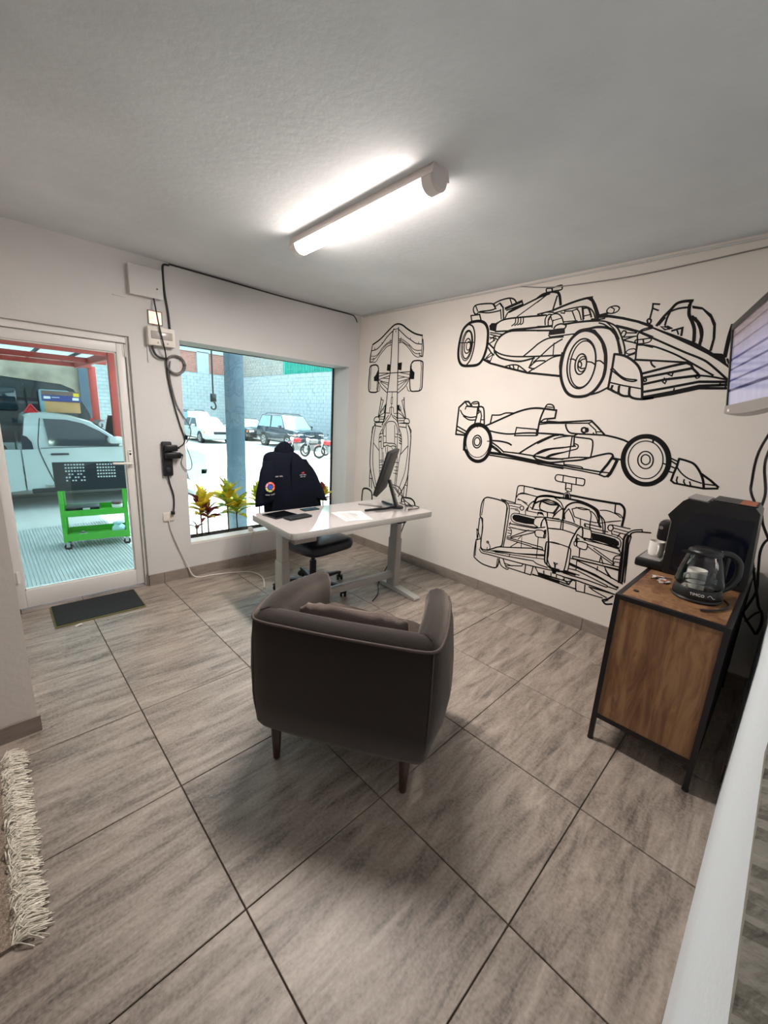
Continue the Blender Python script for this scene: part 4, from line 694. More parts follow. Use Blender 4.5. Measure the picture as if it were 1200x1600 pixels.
b.lathe([(.06, 0.001), (.06, .010), (.05, .016)], (0, .02, 0), 20)
b.build('foot', M_black, mo, autos=40)
wire('monitor_cable', [(1.50, 1.50, 1.0), (1.56, 1.46, .97), (1.60, 1.45, .88), (1.66, 1.46, .80), (1.72, 1.45, .797), (1.73, 1.37, .797), (1.66, 1.33, .797), (1.58, 1.35, .797), (1.55, 1.33, .797)], .004, M_cable, 'black cable looping behind the monitor onto the desk')
wire('monitor_cable', [(1.53, 1.49, .98), (1.62, 1.45, .86), (1.69, 1.42, .80), (1.68, 1.49, .797), (1.62, 1.50, .82), (1.61, 1.42, .85), (1.66, 1.38, .80)], .0035, M_cable, 'second thin cable tangled behind the monitor stand')
wire('power_cable', [(1.73, 1.50, .796), (1.775, 1.50, .77), (1.765, 1.53, .68), (1.68, 1.55, .45), (1.60, 1.58, .22), (1.52, 1.62, .03), (1.44, 1.54, .006), (1.35, 1.46, .006), (1.24, 1.40, .006)], .005, M_cable, 'cable dropping behind the right desk leg to the floor')
ad = thing('power_brick', 'black power brick hooked under the right end of the desk', 'power adapter', (1.70, 1.40, .68)); 
box('body', M_black, (-.02, .02, -.035, .035, 0, .062), ad, ch=.008)
tb = on_desk('phone', 'black phone or tablet lying flat at the left end of the desk', 'phone', .55, 1.76, R(8)); tb['label'] = 'large black tablet lying flat at the left end of the desk'; tb['category'] = 'tablet'; tb.name = 'tablet'
box('body', M_black, (-.105, .105, -.085, .085, 0, .009), tb, ch=.003); box('screen', mat('dark_screen', '#07090c', .12), (-.098, .098, -.078, .078, .0088, .0095), tb)
wl = on_desk('wallet', 'dark leather organiser in front of the tablet on the desk', 'wallet', .62, 1.62, R(6)); box('body', mat('black_leather', '#15161b', .5, bump=.2, bscale=150), (-.105, .105, -.045, .045, 0, .016), wl, ch=.006); box('clasp', M_black, (-.1, .1, -.047, -.04, .004, .012), wl)
ph = on_desk('phone', 'shiny phone lying alone near the window edge of the desk', 'phone', .85, 1.80, R(-2)); box('body', M_black, (-.075, .075, -.036, .036, 0, .008), ph, ch=.003); box('screen', mat('grey_glass', '#38505c', .05), (-.072, .072, -.033, .033, .0078, .0085), ph)
for i, (wx, wy, rz, lab) in enumerate([(1.0, 1.455, R(-14), 'white printed paper sheet lying on the middle of the desk'), (1.03, 1.44, R(-22), 'second white paper sheet skewed on top of the first')]):
    pp = thing('paper_sheet', lab, 'paper', (wx, wy, DT + .0006 * i + .0002), rz, 'papers on the desk')
    b = MB(); n = 8
    b.rings([[(-.105, -.148 + .296 * k / n, .0004 + .004 * max(0, k / n - .75) * (1 if i else .3)), (.105, -.148 + .296 * k / n, .0004 + .006 * max(0, k / n - .8) * (1 if i else .2))] for k in range(n + 1)], closed=False)
    b.build('sheet', M_paper, pp)
    b = MB()
    for r_ in range(11):
        yy = .11 - r_ * .021; L = random.uniform(.09, .17)
        b.box(-.085, -.085 + L, yy, yy + .003, .0012, .0016)
    tag(b.build('printed_lines', mat('grey_ink', '#8d8f92', .8), pp), kind='stuff')
pen = on_desk('notebook', 'thin grey notebook under the monitor on the desk', 'notebook', 1.40, 1.66, R(28)); box('cover', M_silver, (-.02, .02, -.11, .11, 0, .008), pen, ch=.002)

# ------------------------------------------------------------------ office chair and jacket
oc = thing('office_chair', 'dark swivel office chair behind the desk with a jacket over its back', 'chair', (.985, 1.94, 0), R(6))
b = MB(); b.cyl((0, 0, .1), (0, 0, .28), .03, 16); b.cyl((0, 0, .26), (0, 0, .42), .018, 12); b.build('gas_lift', M_blackm, oc, autos=40)
MB().lathe([(.05, .065), (.055, .08), (.05, .12), (.03, .13)], n=20).build('hub', M_blackm, oc, autos=40)
for k in range(5):
    a = R(3 - 6 + 72 * k); d = Vector((cos(a), sin(a), 0)); p = Vector((-sin(a), cos(a), 0))
    b = MB(); b.rings([[d * r_ + p * (u * w) + Vector((0, 0, z)) for u, z in ((-1, z0), (1, z0), (.7, z1), (-.7, z1))] for r_, w, z0, z1 in ((.03, .028, .078, .115), (.18, .024, .078, .108), (.31, .018, .076, .095), (.335, .014, .076, .088))])
    leg = b.build('base_leg', M_blackm, oc, autos=40)
    c = d * .325; ca = a + 1.1 + k; cd = Vector((cos(ca), sin(ca), 0)); cp = Vector((-sin(ca), cos(ca), 0))
    b = MB()
    for s in (-1, 1): b.cyl(c + cp * (s * .008) + Vector((0, 0, .027)), c + cp * (s * .026) + Vector((0, 0, .027)), .027, 16)
    b.cyl(c + Vector((0, 0, .03)), c + Vector((0, 0, .08)), .010, 10); b.tube([c + cd * .025 + Vector((0, 0, .045)), c + Vector((0, 0, .058)), c - cd * .026 + Vector((0, 0, .045))], .012, 8)
    b.build('caster', M_black, leg, autos=40)
def cushion(b, x0, x1, y0, y1, z0, z1, e=.06, crown=.02, n=20):
    rings = []
    def sup(sx, sy, z): return [((x0 + x1) / 2 + sx * (x1 - x0) / 2 * (abs(cos(t)) ** .35) * (1 if cos(t) >= 0 else -1), (y0 + y1) / 2 + sy * (y1 - y0) / 2 * (abs(sin(t)) ** .35) * (1 if sin(t) >= 0 else -1), z) for t in [2 * pi * (k + .5) / 40 for k in range(40)]]
    for s, z in ((.86, z0), (.96, z0 + (z1 - z0) * .12), (1, z0 + (z1 - z0) * .4), (1, z0 + (z1 - z0) * .65), (.96, z1 - (z1 - z0) * .1), (.86, z1), (.5, z1 + crown * .7), (.06, z1 + crown)): rings.append(sup(s, s, z))
    return b.rings(rings)
cushion(MB(), -.26, .26, -.30, .22, .41, .515).build('seat', M_navyleather, oc, smooth=True)
box('mechanism', M_blackm, (-.09, .09, -.12, .12, .375, .415), oc, ch=.01)
b = MB(); rings = []
for z, w, y, t in ((.50, .17, .21, .03), (.56, .19, .225, .045), (.75, .20, .235, .05), (1.0, .18, .26, .05), (1.1, .16, .28, .045), (1.16, .12, .285, .03)):
    rings.append([(w * (abs(cos(q)) ** .6) * (1 if cos(q) >= 0 else -1), y + t * sin(q) - .04 * (cos(q) ** 2) * .8, z) for q in [2 * pi * k / 28 for k in range(28)]])
b.rings(rings); b.build('backrest', M_navyleather, oc, smooth=True)
b = MB(); b.tube([(0, .10, .385), (0, .26, .39), (0, .30, .47), (0, .285, .62)], .022, 10, smooth=4); b.build('back_bracket', M_blackm, oc, smooth=True)

JX, JY = .885, 2.12
jk = thing('work_shirt', 'navy work shirt with a round coloured patch draped over the office chair', 'shirt', (JX, JY, .52))
def jring(z, x0, x1, yf, t, wav=0):
    o = []
    for k in range(40):
        q = 2 * pi * k / 40; cx, hw = (x0 + x1) / 2, (x1 - x0) / 2
        x = cx + hw * (abs(cos(q)) ** .55) * (1 if cos(q) >= 0 else -1)
        y = yf + t * (abs(sin(q)) ** .8) * (1 if sin(q) >= 0 else -1) + wav * sin(x * 38 + z * 7) * .6
        o.append((x - JX, y - JY, z - .52))
    return o
b = MB()
b.rings([jring(*r_) for r_ in ((.52, .66, 1.20, 2.19, .10, .014), (.60, .655, 1.215, 2.185, .105, .013), (.70, .65, 1.225, 2.18, .11, .012), (.80, .645, 1.20, 2.18, .11, .010), (.90, .63, 1.165, 2.18, .11, .008), (1.0, .625, 1.125, 2.185, .105, .006), (1.08, .64, 1.085, 2.19, .10, .004), (1.15, .655, 1.04, 2.20, .09, .003), (1.195, .66, 1.00, 2.21, .07, .002), (1.225, .69, .96, 2.215, .05, 0), (1.235, .75, .93, 2.22, .03, 0))])
b.build('body', M_navy, jk, smooth=True, subs=1)
def sleeve(pts, rad):
    b = MB(); P = catmull([Vector(p) for p in pts], 4); rings = []
    for i, p in enumerate(P):
        f = i / (len(P) - 1); r_ = rad[0] * (1 - f) + rad[1] * f
        rings.append([(p.x - JX + r_ * cos(q) + .004 * sin(q * 5 + i), p.y - JY + r_ * .55 * sin(q), p.z - .52 + (.25 * r_ * cos(q) if pts[0][0] < JX else -.25 * r_ * cos(q))) for q in [2 * pi * k / 20 for k in range(20)]])
    b.rings(rings); return b.build('sleeve', M_navy, jk, smooth=True)
sleeve([(.70, 2.17, 1.17), (.655, 2.14, 1.08), (.625, 2.12, .96), (.60, 2.10, .815)], (.06, .085))
sleeve([(1.0, 2.18, 1.17), (1.07, 2.15, 1.06), (1.12, 2.13, .94), (1.165, 2.11, .79)], (.06, .08))
b = MB()
for s in (-1, 1):
    b.prism([(0, 0), (.085 * s, -.01), (.09 * s, .045), (.04 * s, .095), (.0, .11)], lambda u, v, d: (u - .035 + .0, d + abs(u) * .25 + (.10 - v) * -.12, v + .705 - .012), .065, .085)
b.rings([[(-.035 + rx * cos(q), .105 + ry * sin(q), z) for q in [2 * pi * k / 20 for k in range(20)]] for z, rx, ry in ((.69, .10, .055), (.72, .085, .05), (.76, .05, .038), (.785, .022, .022), (.795, .004, .005))])
b.build('collar', M_navy, jk, smooth=True)
def patch(name, mt, cx, cz, poly, y=-.052, lab=None):
    o = MB().prism(poly, lambda u, v, d: (cx + u, y + d, cz + v), 0, -.003).build(name, mt, jk)
    return o
pk = ['#d8574a', '#e2857a', '#d993ae', '#c7c07a', '#a9c46c', '#e06d3c']
px, pz, py = -.275, .445, -.0985
for k in range(6):
    a0, a1 = R(60 * k + 4), R(60 * k + 56); o_ = [(.042 * cos(a0 + (a1 - a0) * t / 5), .042 * sin(a0 + (a1 - a0) * t / 5)) for t in range(6)] + [(.026 * cos(a1 - (a1 - a0) * t / 5), .026 * sin(a1 - (a1 - a0) * t / 5)) for t in range(6)]
    patch('emblem_segment', mat('patch_%s' % pk[k][1:], pk[k], .8), px, pz, o_, py)
patch('emblem_centre', mat('patch_blue', '#2c4fa8', .8), px, pz, [(.02 * cos(2 * pi * k / 20), .02 * sin(2 * pi * k / 20)) for k in range(20)], py)
M_thread = mat('pale_thread', '#c9c6cc', .8)
def lettering(name, cx, cz, y, w, h, n, mt=M_thread, arc=0):
    b = MB(); random.seed(n)
    for k in range(n):
        if k in (n // 2,): continue
        u = -w / 2 + w * (k + .1) / n; z = cz + arc * ((2 * (k + .5) / n - 1) ** 2)
        b.box(cx + u, cx + u + w / n * .25, y, y - .002, z, z + h); b.box(cx + u, cx + u + w / n * .75, y, y - .002, z + h * .7 * (k % 2), z + h * .7 * (k % 2) + h * .3)
    return tag(b.build(name, mt, jk), kind='stuff')
lettering('stitched_lettering', px, pz - .07, py, .085, .009, 12, arc=.006)
lettering('stitched_lettering', -.165, .515, -.052, .07, .010, 9)
lettering('stitched_lettering', .07, .515, -.052, .065, .008, 9); lettering('stitched_lettering', .07, .50, -.052, .05, .006, 9)
patch('red_emblem', mat('patch_red', '#b0353c', .8), .068, .538, [(-.018, -.006), (.018, -.006), (.006, .010), (-.004, .004)], -.052)
b = MB(); b.box(-.045, -.028, -.05, -.046, .15, .68); b.build('placket', M_navy, jk)
# ------------------------------------------------------------------ tub armchair
AC = thing('tub_armchair', 'taupe fabric tub armchair on short wooden legs, back to the camera', 'armchair', (-.104, .190, 0), R(31.5))
# local: x forward, y left; back face at x=0
def plan():
    pts = [(.61, -.385), (.50, -.402), (.36, -.412), (.22, -.418), (.12, -.417), (.05, -.408), (.014, -.384), (.002, -.335), (-.002, -.25), (-.006, -.13), (-.008, 0)]
    return pts + [(x, -y) for x, y in reversed(pts[:-1])]
PL = catmull([Vector(p) for p in plan()], 4); NP = len(PL)
def nrm(i):
    t = (PL[min(i + 1, NP - 1)] - PL[max(i - 1, 0)]).normalized(); return Vector((-t.y, t.x))
def side(i):   # 0 at back, 1 on the arms
    return max(0, min(1, (abs(PL[i].y) - .30) / .08)) * max(0, min(1, (PL[i].x - .02) / .1))
def arm(i): return max(0, min(1, PL[i].x / .61))
def rimh(i): return .672 + .02 * sin(pi * min(1, arm(i) * 1.2)) - .03 * arm(i) ** 3
rings = []
for i in range(NP):
    p, n, s, a = PL[i], nrm(i), side(i), arm(i); h = rimh(i)
    tap = .06 * a
    prof = [(-.028 - .03 * s - tap * .9, .165), (-.006 - .016 * s - tap * .55, .20), (.006 + .020 * s - tap * .2, .32), (.008 + .032 * s, .45), (.007 + .018 * s, .60), (.0, h + .028), (-.006, h + .042), (-.03, h + .062), (-.065, h + .070), (-.10, h + .058), (-.118, h + .02), (-.12, h - .06), (-.115, .46), (-.112, .36)]
    rings.append([(p.x + n.x * o, p.y + n.y * o, z) for o, z in prof])
b = MB(); b.rings(rings, closed=True, cap=False)
# rounded arm fronts
npf = len(rings[0])
for ri, d in ((0, 1), (NP - 1, 1)):
    r0 = rings[ri]; c = Vector((sum(v[0] for v in r0) / npf, sum(v[1] for v in r0) / npf, sum(v[2] for v in r0) / npf))
    rr = [r0]
    for k, (sc, dx) in enumerate(((.97, .018), (.86, .034), (.55, .042), (.1, .044))):
        rr.append([(c.x + (v[0] - c.x) * (1 - (1 - sc)) + dx, c.y + (v[1] - c.y) * sc, c.z + (v[2] - c.z) * (1 - (1 - sc) * .25)) for v in r0])
    b.rings(rr, cap=False)
    b.add(rr[-1], [tuple(range(npf))])
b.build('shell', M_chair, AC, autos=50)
MB().tube([(PL[i].x + nrm(i).x * .001, PL[i].y + nrm(i).y * .001, rimh(i) + .034) for i in range(NP)], .0065, 8).build('piping', M_pip, AC, smooth=True)
for s in (-1, 1):
    i = min(range(NP), key=lambda k: (PL[k] - Vector((.006, s * .385))).length)
    p, n = PL[i], nrm(i)
    MB().tube([(p.x + n.x * o, p.y + n.y * o, z) for o, z in ((-.05, .17), (-.018, .20), (.008, .32), (.011, .45), (.009, .57), (.003, .70))], .004, 6, smooth=3).build('seam', M_pip, AC, smooth=True)
box('seat_base', M_chair, (.05, .66, -.30, .30, .165, .33), AC, ch=.03)
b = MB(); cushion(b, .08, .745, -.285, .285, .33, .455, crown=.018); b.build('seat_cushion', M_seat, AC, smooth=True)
# loose back cushion with puckered upper edge
b = MB(); rings = []; nU = 44
for i in range(15):
    v = i / 14; zz = .46 + .285 * v
    th = .055 * (sin(pi * min(1, max(.04, .06 + v * .9))) ** .6)
    rg = []
    for k in range(nU):
        q = 2 * pi * k / nU; u = cos(q)
        y = .265 * (abs(u) ** .5) * (1 if u >= 0 else -1)
        pk_ = .010 * sin(y * 85 + 2 * sin(y * 31)) * max(0, v - .55) * 2
        rg.append((.215 - .035 * v + th * sin(q) + pk_ * .6, y * (1 - .06 * v * v), zz + pk_ - .030 * (abs(y) / .265) ** 3 * v))
    rings.append(rg)
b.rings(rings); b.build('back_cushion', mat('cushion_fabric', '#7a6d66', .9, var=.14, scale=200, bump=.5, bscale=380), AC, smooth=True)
for x, y in ((.045, .30), (.045, -.30), (.60, .27), (.60, -.27)):
    MB().lathe([(.0, .0), (.014, .001), (.016, .006), (.024, .17), (.0, .172)], n=18).build('leg', M_woodleg, AC, smooth=True, loc=(x, y, 0))

# ------------------------------------------------------------------ sideboard with black steel frame
CX0, CX1, CY0, CY1, CH = 1.05, 2.20, -.90, -.468, .81
sb = thing('wooden_cabinet', 'rustic brown wooden cabinet in a black steel frame under the coffee maker', 'cabinet', (CX0, CY0, 0))
Lc, Dc = CX1 - CX0, CY1 - CY0
t = .022
b = MB()
for (x, y) in ((0, 0), (0, Dc - t), (Lc - t, 0), (Lc - t, Dc - t)): box('leg', M_steelframe, (x, x + t, y, y + t, .004, CH), sb)
for zz in (.135, CH - t):
    for x in (0, Lc - t): box('rail', M_steelframe, (x, x + t, t, Dc - t, zz, zz + t), sb)
    for y in (0, Dc - t): box('rail', M_steelframe, (t, Lc - t, y, y + t, zz, zz + t), sb)
for (x, y) in ((0, 0), (0, Dc - t), (Lc - t, 0), (Lc - t, Dc - t)): MB().cyl((x + t / 2, y + t / 2, 0), (x + t / 2, y + t / 2, .008), .014, 12).build('foot', M_rubber, sb)
box('end_panel', M_wood, (.006, .020, t, Dc - t, .157, CH - t), sb); box('end_panel', M_wood, (Lc - .02, Lc - .006, t, Dc - t, .157, CH - t), sb)
box('top_panel', M_wood, (t, Lc - t, t, Dc - t, CH - .018, CH - .001), sb)
box('bottom_panel', M_wood, (t, Lc - t, t, Dc - t, .140, .155), sb); box('back_panel', M_blackm, (t, Lc - t, .004, .012, .157, CH - t), sb)
for k in range(2):
    x0 = t + .004 + k * (Lc / 2 - t / 2 - .002); x1 = x0 + Lc / 2 - t - .006
    d = box('door', M_wood, (x0, x1, Dc - .02, Dc - .004, .16, CH - t - .003), sb, ch=.002)
    MB().box((x1 - .03 if k == 0 else x0 + .02), (x1 - .02 if k == 0 else x0 + .03), Dc - .004, Dc + .02, .42, .58, ch=.002).build('handle', M_steelframe, d)
tag(MB().lathe([(.0, 0), (.011, 0), (.013, .003), (.008, .005), (0, .004)], n=14).build('bottle_cap', M_blackm, loc=(1.17, -.525, CH)), 'tiny black cap lying on the front edge of the wooden cabinet', 'cap')

# coffee maker: its side towards the camera, its front over the cabinet's long edge
MXa, MXb = 1.60, 1.86
cm = thing('coffee_maker', 'bulky black bean coffee maker on the wooden cabinet', 'coffee maker', (MXa, -.70, CH + .001))
def cmx(poly, x0, x1, name, mt, ch=False):
    return MB().prism(poly, lambda u, v, d: (d, u, v), x0, x1).build(name, mt, cm)
wM = MXb - MXa
cmx([(-.185, .0), (.155, .0), (.165, .02), (.165, .29), (.188, .325), (.135, .41), (.115, .425), (.03, .418), (.02, .432), (-.155, .425), (-.175, .40), (-.195, .05)], .0, wM, 'body', M_black)
cmx([(-.165, .03), (.13, .03), (.13, .27), (.06, .36), (-.165, .36)], -.0025, .0, 'side_panel', mat('gloss_black', '#0b0f1a', .12))
cmx([(-.16, .427), (.015, .434), (.015, .437), (-.16, .430)], .02, wM - .02, 'hopper_lid', M_seal)
cmx([(.035, .420), (.12, .427), (.12, .431), (.035, .424)], .02, wM - .02, 'control_panel', M_grey)
cmx([(-.15, .4305), (-.09, .4330), (-.09, .4345), (-.15, .4320)], .03, wM - .05, 'label', M_orange)
box('drip_tray', M_black, (.0, wM, .158, .30, .0, .05), cm, ch=.012)
box('drip_grid', M_grey, (.02, wM - .02, .18, .285, .0495, .053), cm)
box('spout', M_black, (.07, wM - .07, .16, .235, .155, .27), cm, ch=.02)
MB().cyl((.065, .215, .235), (.058, .215, .235), .010, 14).build('button', M_chrome, cm)
box('chrome_trim', M_chrome, (.02, .03, .165, .172, .12, .29), cm)

def mug(name, label, loc, rz=0, r=.04, h=.085, group=None):
    t_ = thing(name, label, 'mug', loc, rz, group)
    MB().lathe([(.0, .0), (r * .86, .0), (r * .95, .006), (r, .03), (r, h), (r * .93, h), (r * .9, h - .004), (r * .88, .01), (0, .008)], n=26, cap=False).build('cup', M_ceramic, t_, autos=40)
    MB().tube([(r * .95, 0, h * .78), (r + .022, 0, h * .75), (r + .03, 0, h * .5), (r + .02, 0, h * .25), (r * .95, 0, h * .22)], .0055, 8, smooth=4).build('handle', M_ceramic, t_, smooth=True)
    return t_
mug('mug', 'white mug standing on the coffee maker drip tray', (1.73, -.47, CH + .055), R(200))
mug('mug', 'white mug seen through the glass coffee jug', (1.485, -.705, CH + .001), R(140), .042, .095)

# electric glass jug in front
jx, jy = 1.335, -.735
jg = thing('glass_jug', 'glass coffee jug with black base and handle on the wooden cabinet', 'jug', (jx, jy, CH + .001), R(32))
jg.scale = (1.1, 1.1, 1.04)
MB().lathe([(.0, 0), (.088, 0), (.092, .006), (.088, .014), (.0, .015)], n=36).build('power_base', M_black, jg, autos=40)
MB().lathe([(.0, .016), (.086, .016), (.088, .024), (.083, .056), (.080, .060), (0, .060)], n=36).build('bottom_band', M_black, jg, autos=40)
MB().lathe([(.081, .059), (.089, .07), (.088, .085), (.079, .13), (.066, .185), (.057, .214)], n=40, cap=False).build('glass_body', M_jug, jg, smooth=True)
MB().lathe([(.0, .0605), (.079, .0605), (.084, .075), (.084, .088), (0, .088)], n=36, cap=False).build('water', M_water, jg, autos=40)
MB().lathe([(.0575, .206), (.062, .212), (.060, .222), (.048, .232), (.018, .238), (.0, .239)], n=36, cap=False).build('lid', M_black, jg, smooth=True)
MB().prism([(-.022, 0), (.022, 0), (.0, .04)], lambda u, v, d: (u * 1 - 0.0, .052 + v, .212 + d), -.006, .004).build('spout', M_black, jg)
MB().tube([(.0, -.055, .218), (.0, -.095, .214), (.0, -.128, .180), (.0, -.134, .12), (.0, -.115, .07), (.0, -.084, .045)], .014, 10, smooth=5).build('handle', M_black, jg, smooth=True)
MB().box(-.006, .006, -.092, -.086, .06, .2).build('handle_strip', M_black, jg)
# lettering on the band
def text(name, s, size, mt, parent, mtx, ext=.0006):
    cu = bpy.data.curves.new(name, 'FONT'); cu.body = s; cu.size = size; cu.extrude = ext; cu.align_x = 'CENTER'; cu.align_y = 'CENTER'; cu.resolution_u = 2
    tmp = bpy.data.objects.new('tmp', cu); COL.objects.link(tmp)
    dg = bpy.context.evaluated_depsgraph_get(); me = bpy.data.meshes.new_from_object(tmp.evaluated_get(dg))
    bpy.data.objects.remove(tmp); me.materials.clear(); me.materials.append(mt)
    o = bpy.data.objects.new(name, me); COL.objects.link(o); o.parent = parent; o.matrix_local = mtx
    return o
def face_mtx(pos, right, up):
    r_, u_ = Vector(right).normalized(), Vector(up).normalized(); n_ = r_.cross(u_)
    M_ = Matrix.Identity(4)
    for i in range(3): M_[i][0], M_[i][1], M_[i][2], M_[i][3] = r_[i], u_[i], n_[i], pos[i]
    return M_
a_ = R(188 - 32)
dn = Vector((cos(a_), sin(a_), 0))
text('lettering', 'TIMCO', .016, M_white, jg, face_mtx(dn * .0868 + Vector((0, 0, .038)), (-sin(a_), cos(a_), 0), dn * -.1 + Vector((0, 0, 1))))
MB().tube([tuple(Vector((cos(a_ + .42 + k * .07), sin(a_ + .42 + k * .07), 0)) * .0872 + Vector((0, 0, .036 + .007 * sin(k * 1.1)))) for k in range(6)], .0012, 5, smooth=3).build('swoosh', M_white, jg)
wire('jug_cord', [(1.36, -.84, CH + .012), (1.33, -.86, CH + .006), (1.27, -.855, CH + .006), (1.21, -.83, CH + .006), (1.17, -.80, CH + .006), (1.155, -.78, CH + .006)], .005, M_cable, 'short black cord lying beside the glass jug base')
# torn sachets
for k, (x, y, r_, lab) in enumerate([(1.47, -.555, 20, 'torn white sachet nearest the drip tray on the cabinet'), (1.43, -.585, 75, 'torn white sachet leaning on the glass jug side of the cabinet')]):
    t_ = thing('paper_sachet', lab, 'sachet', (x, y, CH + .001), R(r_), 'torn sachets on the cabinet')
    MB().rings([[(-.022 + .044 * i / 6, -.03, .002 + .004 * sin(i * 1.3)), (-.022 + .044 * i / 6, .03 - .006 * (i % 2), .003 + .006 * cos(i))] for i in range(7)], closed=False).build('wrapper', M_paper, t_)
    MB().box(-.01, .012, -.012, .012, .0065, .0078).build('print', M_orange, t_)
wire('coffee_stirrer', [(1.42, -.53, CH + .005), (1.46, -.56, CH + .010), (1.50, -.61, CH + .006)], .0025, M_black, 'thin black stirrer lying on the torn sachets', 'stirrer')

# ------------------------------------------------------------------ television on a wall bracket
TVd = Vector((-.96, -.28, 0)).normalized(); TVn = Vector((-.28, .96, 0)).normalized()
p0 = Vector((1.705, -.622, 1.885)); TW, TH = .84, .445
tvc = p0 + TVd * TW / 2
tv = thing('television', 'grey framed television with a striped screen on a wall bracket', 'television', tuple(tvc), math.atan2(-TVd.y, -TVd.x))
tv.rotation_euler = (R(-7.5), 0, math.atan2(-TVd.y, -TVd.x))
hw, hh = TW / 2, TH / 2
# local x runs towards the mural wall, local y is the screen normal
MB().box(-hw, hw, -.055, -.004, -hh + .01, hh, ch=.012).build('back_shell', M_blackm, tv, autos=40)
b = MB(); b.box(-hw, hw, -.004, .008, hh - .028, hh, ch=.003); b.box(hw - .022, hw, -.004, .008, -hh + .05, hh - .028, ch=.003); b.box(-hw, -hw + .022, -.004, .008, -hh + .05, hh - .028, ch=.003); b.build('bezel', M_black, tv, autos=40)
b = MB(); b.rings([[(x, y_, z) for y_, z in ((-.004, -hh + .055), (.010, -hh + .055), (.013, -hh + .02 - .012 * cos(x / hw * 1.5)), (-.004, -hh + .012 - .02 * cos(x / hw * 1.5)))] for x in [hw * (k / 8 - 1) for k in range(17)]]); b.build('lower_bezel', M_silver, tv, autos=40)
box('screen', M_screen, (-hw + .02, hw - .02, -.002, .002, -hh + .053, hh - .026), tv)
box('logo_plate', M_white, (hw - .115, hw - .075, .011, .0135, -hh + .024, -hh + .036), tv)
b = MB(); b.box(-.09, .09, -.075, -.054, -.09, .09); b.box(-.03, .03, -.17, -.07, -.03, .03); b.build('bracket_arm', M_blackm, tv)
wp = Vector((tvc.x + .03, YN + .012, 1.885))
wire('tv_cable', [(1.55, -.86, 1.68), (1.80, -.80, 1.50), (1.95, -.795, 1.33), (1.95, -.804, 1.274), (1.95, -.838, 1.209), (1.95, -.866, 1.172), (1.95, -.885, 1.11), (1.955, -.93, 1.02)], .0065, M_cable, 'black cable hanging from the television behind the coffee maker')
wire('tv_cable', [(1.50, -.88, 1.70), (1.75, -.84, 1.52), (1.94, -.83, 1.42), (1.945, -.86, 1.284), (1.945, -.858, 1.177), (1.94, -.862, 1.033), (1.94, -.878, .926), (1.945, -.912, .80), (1.945, -.937, .72), (1.945, -.955, .66), (1.945, -.978, .62), (1.945, -.985, .56), (1.945, -.978, .50)], .0065, M_cable, 'second black cable dropping past the coffee maker and behind the cabinet')
wire('tv_cable', [(1.96, -.955, 1.06), (1.96, -.915, 1.029), (1.96, -.902, .963), (1.96, -.914, .86), (1.96, -.93, .74), (1.96, -.912, .64), (1.96, -.902, .594), (1.96, -.925, .555), (1.96, -.96, .51), (1.96, -.975, .49)], .0065, M_cable, 'black cable loop hanging beside the back of the cabinet')
wire('tv_cable', [(1.955, -.918, .55), (1.955, -.93, .57), (1.955, -.95, .61), (1.955, -.975, .635)], .005, M_cable, 'thin black cable crossing the loop behind the cabinet')
# ------------------------------------------------------------------ outside: yard, planter, post
yard = struct(box('ground', M_yard, (-30, 40, YW + .3, 60, GZ - .2, GZ)))
box('expansion_joint', mat('joint_dark', '#8d918f', .95), (-6, 16, 9.93, 9.99, GZ, GZ + .003), yard)
# ridged concrete apron by the door
ap = MB()
for k in range(90): ap.box(-2.2 + k * .036, -2.2 + k * .036 + .02, 3.25, 7.2, GZ, GZ + .008)
tag(ap.build('ridge', mat('apron_concrete', '#a3aaa8', .9, var=.2, scale=4), yard), kind='stuff')
struct(box('door_step', mat('apron_concrete', '#a3aaa8', .9), (-1.1, -.05, YW + .145, YW + .62, GZ, -.03)))
struct(box('plinth_wall', M_wall2, (-4, 4, YW + .301, YW + .31, GZ, -.1)))
pl = thing('planter_trough', 'long narrow trough of dark soil along the window glass', 'planter', (1.17, 3.06, .234))
box('soil', M_soil, (-.905, .90, -.066, .066, .006, .088), pl)
for q in ((-.912, .908, -.072, -.066), (-.912, .908, .066, .072)): box('side', mat('brown_trough', '#4a4038', .7), (*q, .0, .095), pl)
po = thing('steel_post', 'blue grey square steel post standing outside the window', 'post', (1.57, 4.75, GZ))
box('shaft', M_bluesteel, (-.10, .10, -.10, .10, .012, 3.6), po, ch=.012); box('base_plate', M_bluesteel, (-.16, .16, -.16, .16, 0, .012), po)
tag(MB().cyl((1.55, 5.0, GZ), (1.55, 5.0, .72), .016, 8).build('steel_bar', M_blackm), 'thin dark steel bar standing left of the steel post', 'bar')
hk = thing('chain_hoist', 'dark hoist hook hanging on a long chain outside the window', 'hoist', (2.18, 7.0, 1.6))
MB().tube([(0, 0, .22), (.0, 0, 1.6)], .014, 6).build('chain', M_blackm, hk)
b = MB(); b.box(-.05, .05, -.04, .04, .08, .24, ch=.02); b.build('block', M_black, hk, autos=40)
MB().tube([(0, 0, .09), (.03, 0, .06), (.045, 0, .0), (.02, 0, -.05), (-.03, 0, -.04), (-.045, 0, .0)], .016, 8, smooth=3).build('hook', M_black, hk, smooth=True)
struct(box('hoist_beam', M_bluesteel, (1.0, 3.4, 6.93, 7.07, 3.2, 3.34)))

